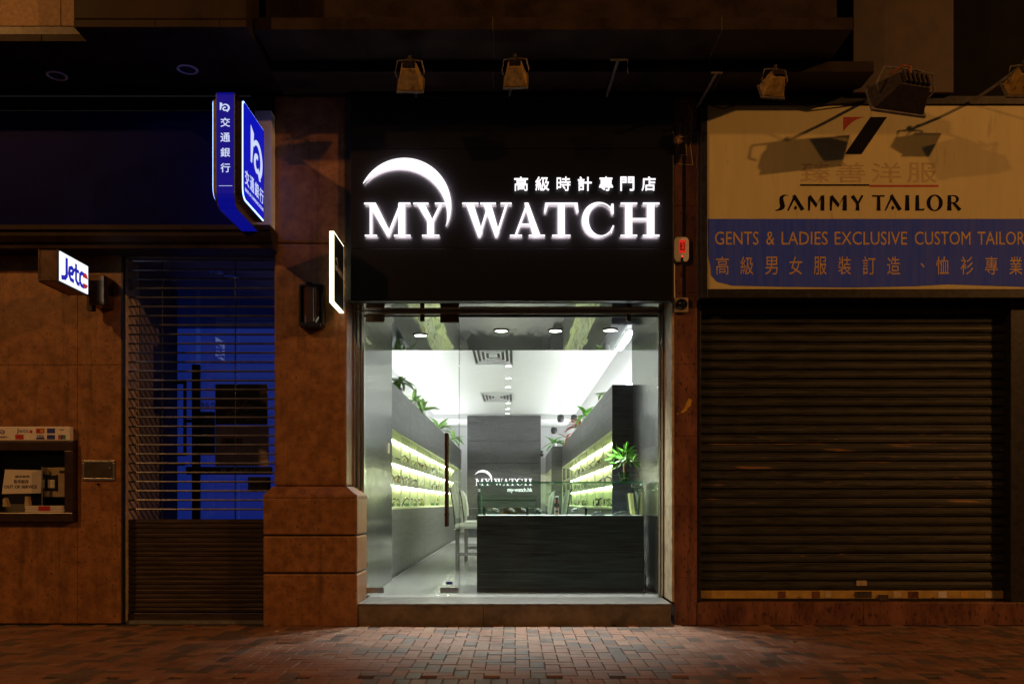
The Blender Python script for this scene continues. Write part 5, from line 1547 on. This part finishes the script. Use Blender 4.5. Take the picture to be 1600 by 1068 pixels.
# ---------------------------------------------------------------- floodlights over the signs
def floodlight(label, px_, py_, dep, s=1.0, mt_=rust_yellow, root=None, yaw=0.0, wide=1.0, pitch=-32, grp='floodlights over the shop signs'):
    Y = -dep
    c = Vector((X(px_, Y), Y, Z(py_, Y)))
    t = thing('floodlight', label, 'floodlight', tuple(c), grp)
    rot = Matrix.Rotation(R(yaw), 3, 'Z') @ Matrix.Rotation(R(pitch), 3, 'X')
    P_ = lambda x, y, z: tuple(c + rot @ Vector((x * s * wide, y * s, z * s)))
    m = MB()
    v = [P_(sx * .062, -.08, sz * .045) for sx, sz in ((-1, -1), (1, -1), (1, 1), (-1, 1))]
    v += [P_(sx * .108, .10, sz * .085) for sx, sz in ((-1, -1), (1, -1), (1, 1), (-1, 1))]
    m.add(v, [(0, 1, 2, 3)] + [(k, (k + 1) % 4, (k + 1) % 4 + 4, k + 4) for k in range(4)] + [(7, 6, 5, 4)])
    m.build('lamp_housing', mt_, t, .008)
    m = MB()
    for k in range(6):
        x = -.05 + k * .02
        m.add([P_(x, -.105, -.04), P_(x + .006, -.105, -.04), P_(x + .006, -.105, .045), P_(x, -.105, .045), P_(x, -.078, -.04), P_(x + .006, -.078, -.04), P_(x + .006, -.078, .045), P_(x, -.078, .045)],
              [(0, 1, 2, 3), (4, 5, 6, 7), (0, 1, 5, 4), (1, 2, 6, 5), (2, 3, 7, 6), (3, 0, 4, 7)])
    m.build('cooling_fins', rust_dark, t)
    m = MB()
    rim = [P_(sx * .118, .10, sz * .095) for sx, sz in ((-1, -1), (1, -1), (1, 1), (-1, 1))] + [P_(sx * .118, .118, sz * .095) for sx, sz in ((-1, -1), (1, -1), (1, 1), (-1, 1))]
    m.add(rim, [(0, 1, 2, 3), (7, 6, 5, 4)] + [(k, (k + 1) % 4, (k + 1) % 4 + 4, k + 4) for k in range(4)])
    m.build('front_rim', grey_arm, t)
    MB().tube([P_(-.112, .03, 0), P_(-.125, .0, .02), P_(-.105, -.06, .095), P_(0, -.07, .10), P_(.105, -.06, .095), P_(.125, .0, .02), P_(.112, .03, 0)], .007 * s, 6).build('bracket', grey_arm, t)
    MB().lathe([(.016, 0), (.016, .03), (.008, .035)], P_(0, -.07, .102), 'Z', 8).build('bracket_bolt', rust_dark, t)
    rx_, rz_ = root
    hub = Vector(P_(0, -.07, .10))
    rt = Vector((X(rx_, -.12), -.09, Z(rz_, -.12)))
    MB().tube([rt, rt * .5 + hub * .5 + Vector((0, 0, -.01)), hub], .0135, 8).build('arm', grey_arm, t)
    MB().tube([hub, hub + Vector((.03, .05, .03)), Vector(P_(.03, -.10, .05)), Vector(P_(.02, -.085, .02))], .005, 6).build('power_cord', black_plastic, t)
    return t


floodlight('yellow painted floodlight above the crescent of the black sign', 640, 116, .78, 1.0, rust_yellow, (650, 150))
floodlight('smaller rust stained floodlight above the middle of the black sign', 805, 112, .80, .92, rust_yellow, (796, 150), -4)
floodlight('dull floodlight above the left part of the tailor sign', 1211, 128, .70, .92, rust_yellow, (1188, 152), 8)
floodlight('big dark twin floodlight hanging tilted over the tailor emblem', 1416, 140, .75, 1.35, rust_dark, (1350, 158), 16, 1.75, -20)
floodlight('yellow floodlight at the far end of the tailor sign', 1598, 124, .72, 1.0, rust_yellow, (1515, 160), 0)
ob = MB()
q0, q1 = Vector((X(948, -.12), -.11, Z(150, -.12))), Vector((X(966, -.75), -.75, Z(94, -.75)))
t = thing('bare_lamp_arm', 'bare grey lamp arm without a lamp right of the black sign middle', 'lamp arm', tuple(q0))
ob.tube([q0, (q0 + q1) / 2, q1], .014, 8)
ob.build('arm', grey_arm, t)
MB().tube([q1 + Vector((-.07, 0, 0)), q1 + Vector((.09, 0, .002))], .008, 6).build('cross_bar', grey_arm, t)
MB().tube([q1 + Vector((.08, 0, 0)), q1 + Vector((.085, .02, -.12)), q1 + Vector((-.01, .03, -.19))], .004, 6).build('hanging_wire', black_plastic, t)
q0, q1 = Vector((X(1090, -.12), -.11, Z(166, -.12))), Vector((X(1120, -.7), -.7, Z(114, -.7)))
t = thing('bare_lamp_arm', 'bare grey lamp arm by the upper corner of the tailor sign', 'lamp arm', tuple(q0))
MB().tube([q0, (q0 + q1) / 2, q1], .012, 8).build('arm', grey_arm, t)
MB().tube([q1 + Vector((-.05, 0, .0)), q1 + Vector((.05, 0, .0))], .008, 6).build('cross_bar', grey_arm, t)
oc = Vector((X(1412, -.85), -.85, Z(108, -.85)))
cw = MB().tube([oc + Vector((-.10, .06, -.02)), oc + Vector((0, 0, .03)), oc + Vector((.06, 0, .02)), oc + Vector((.065, .02, -.07))], .008, 8).build('orange_wire', mat('orange_wire_plastic', (.45, .12, .03), .5, var=.1, scale=20))
tag(cw, 'orange wire looped over the big dark floodlight', 'wire')
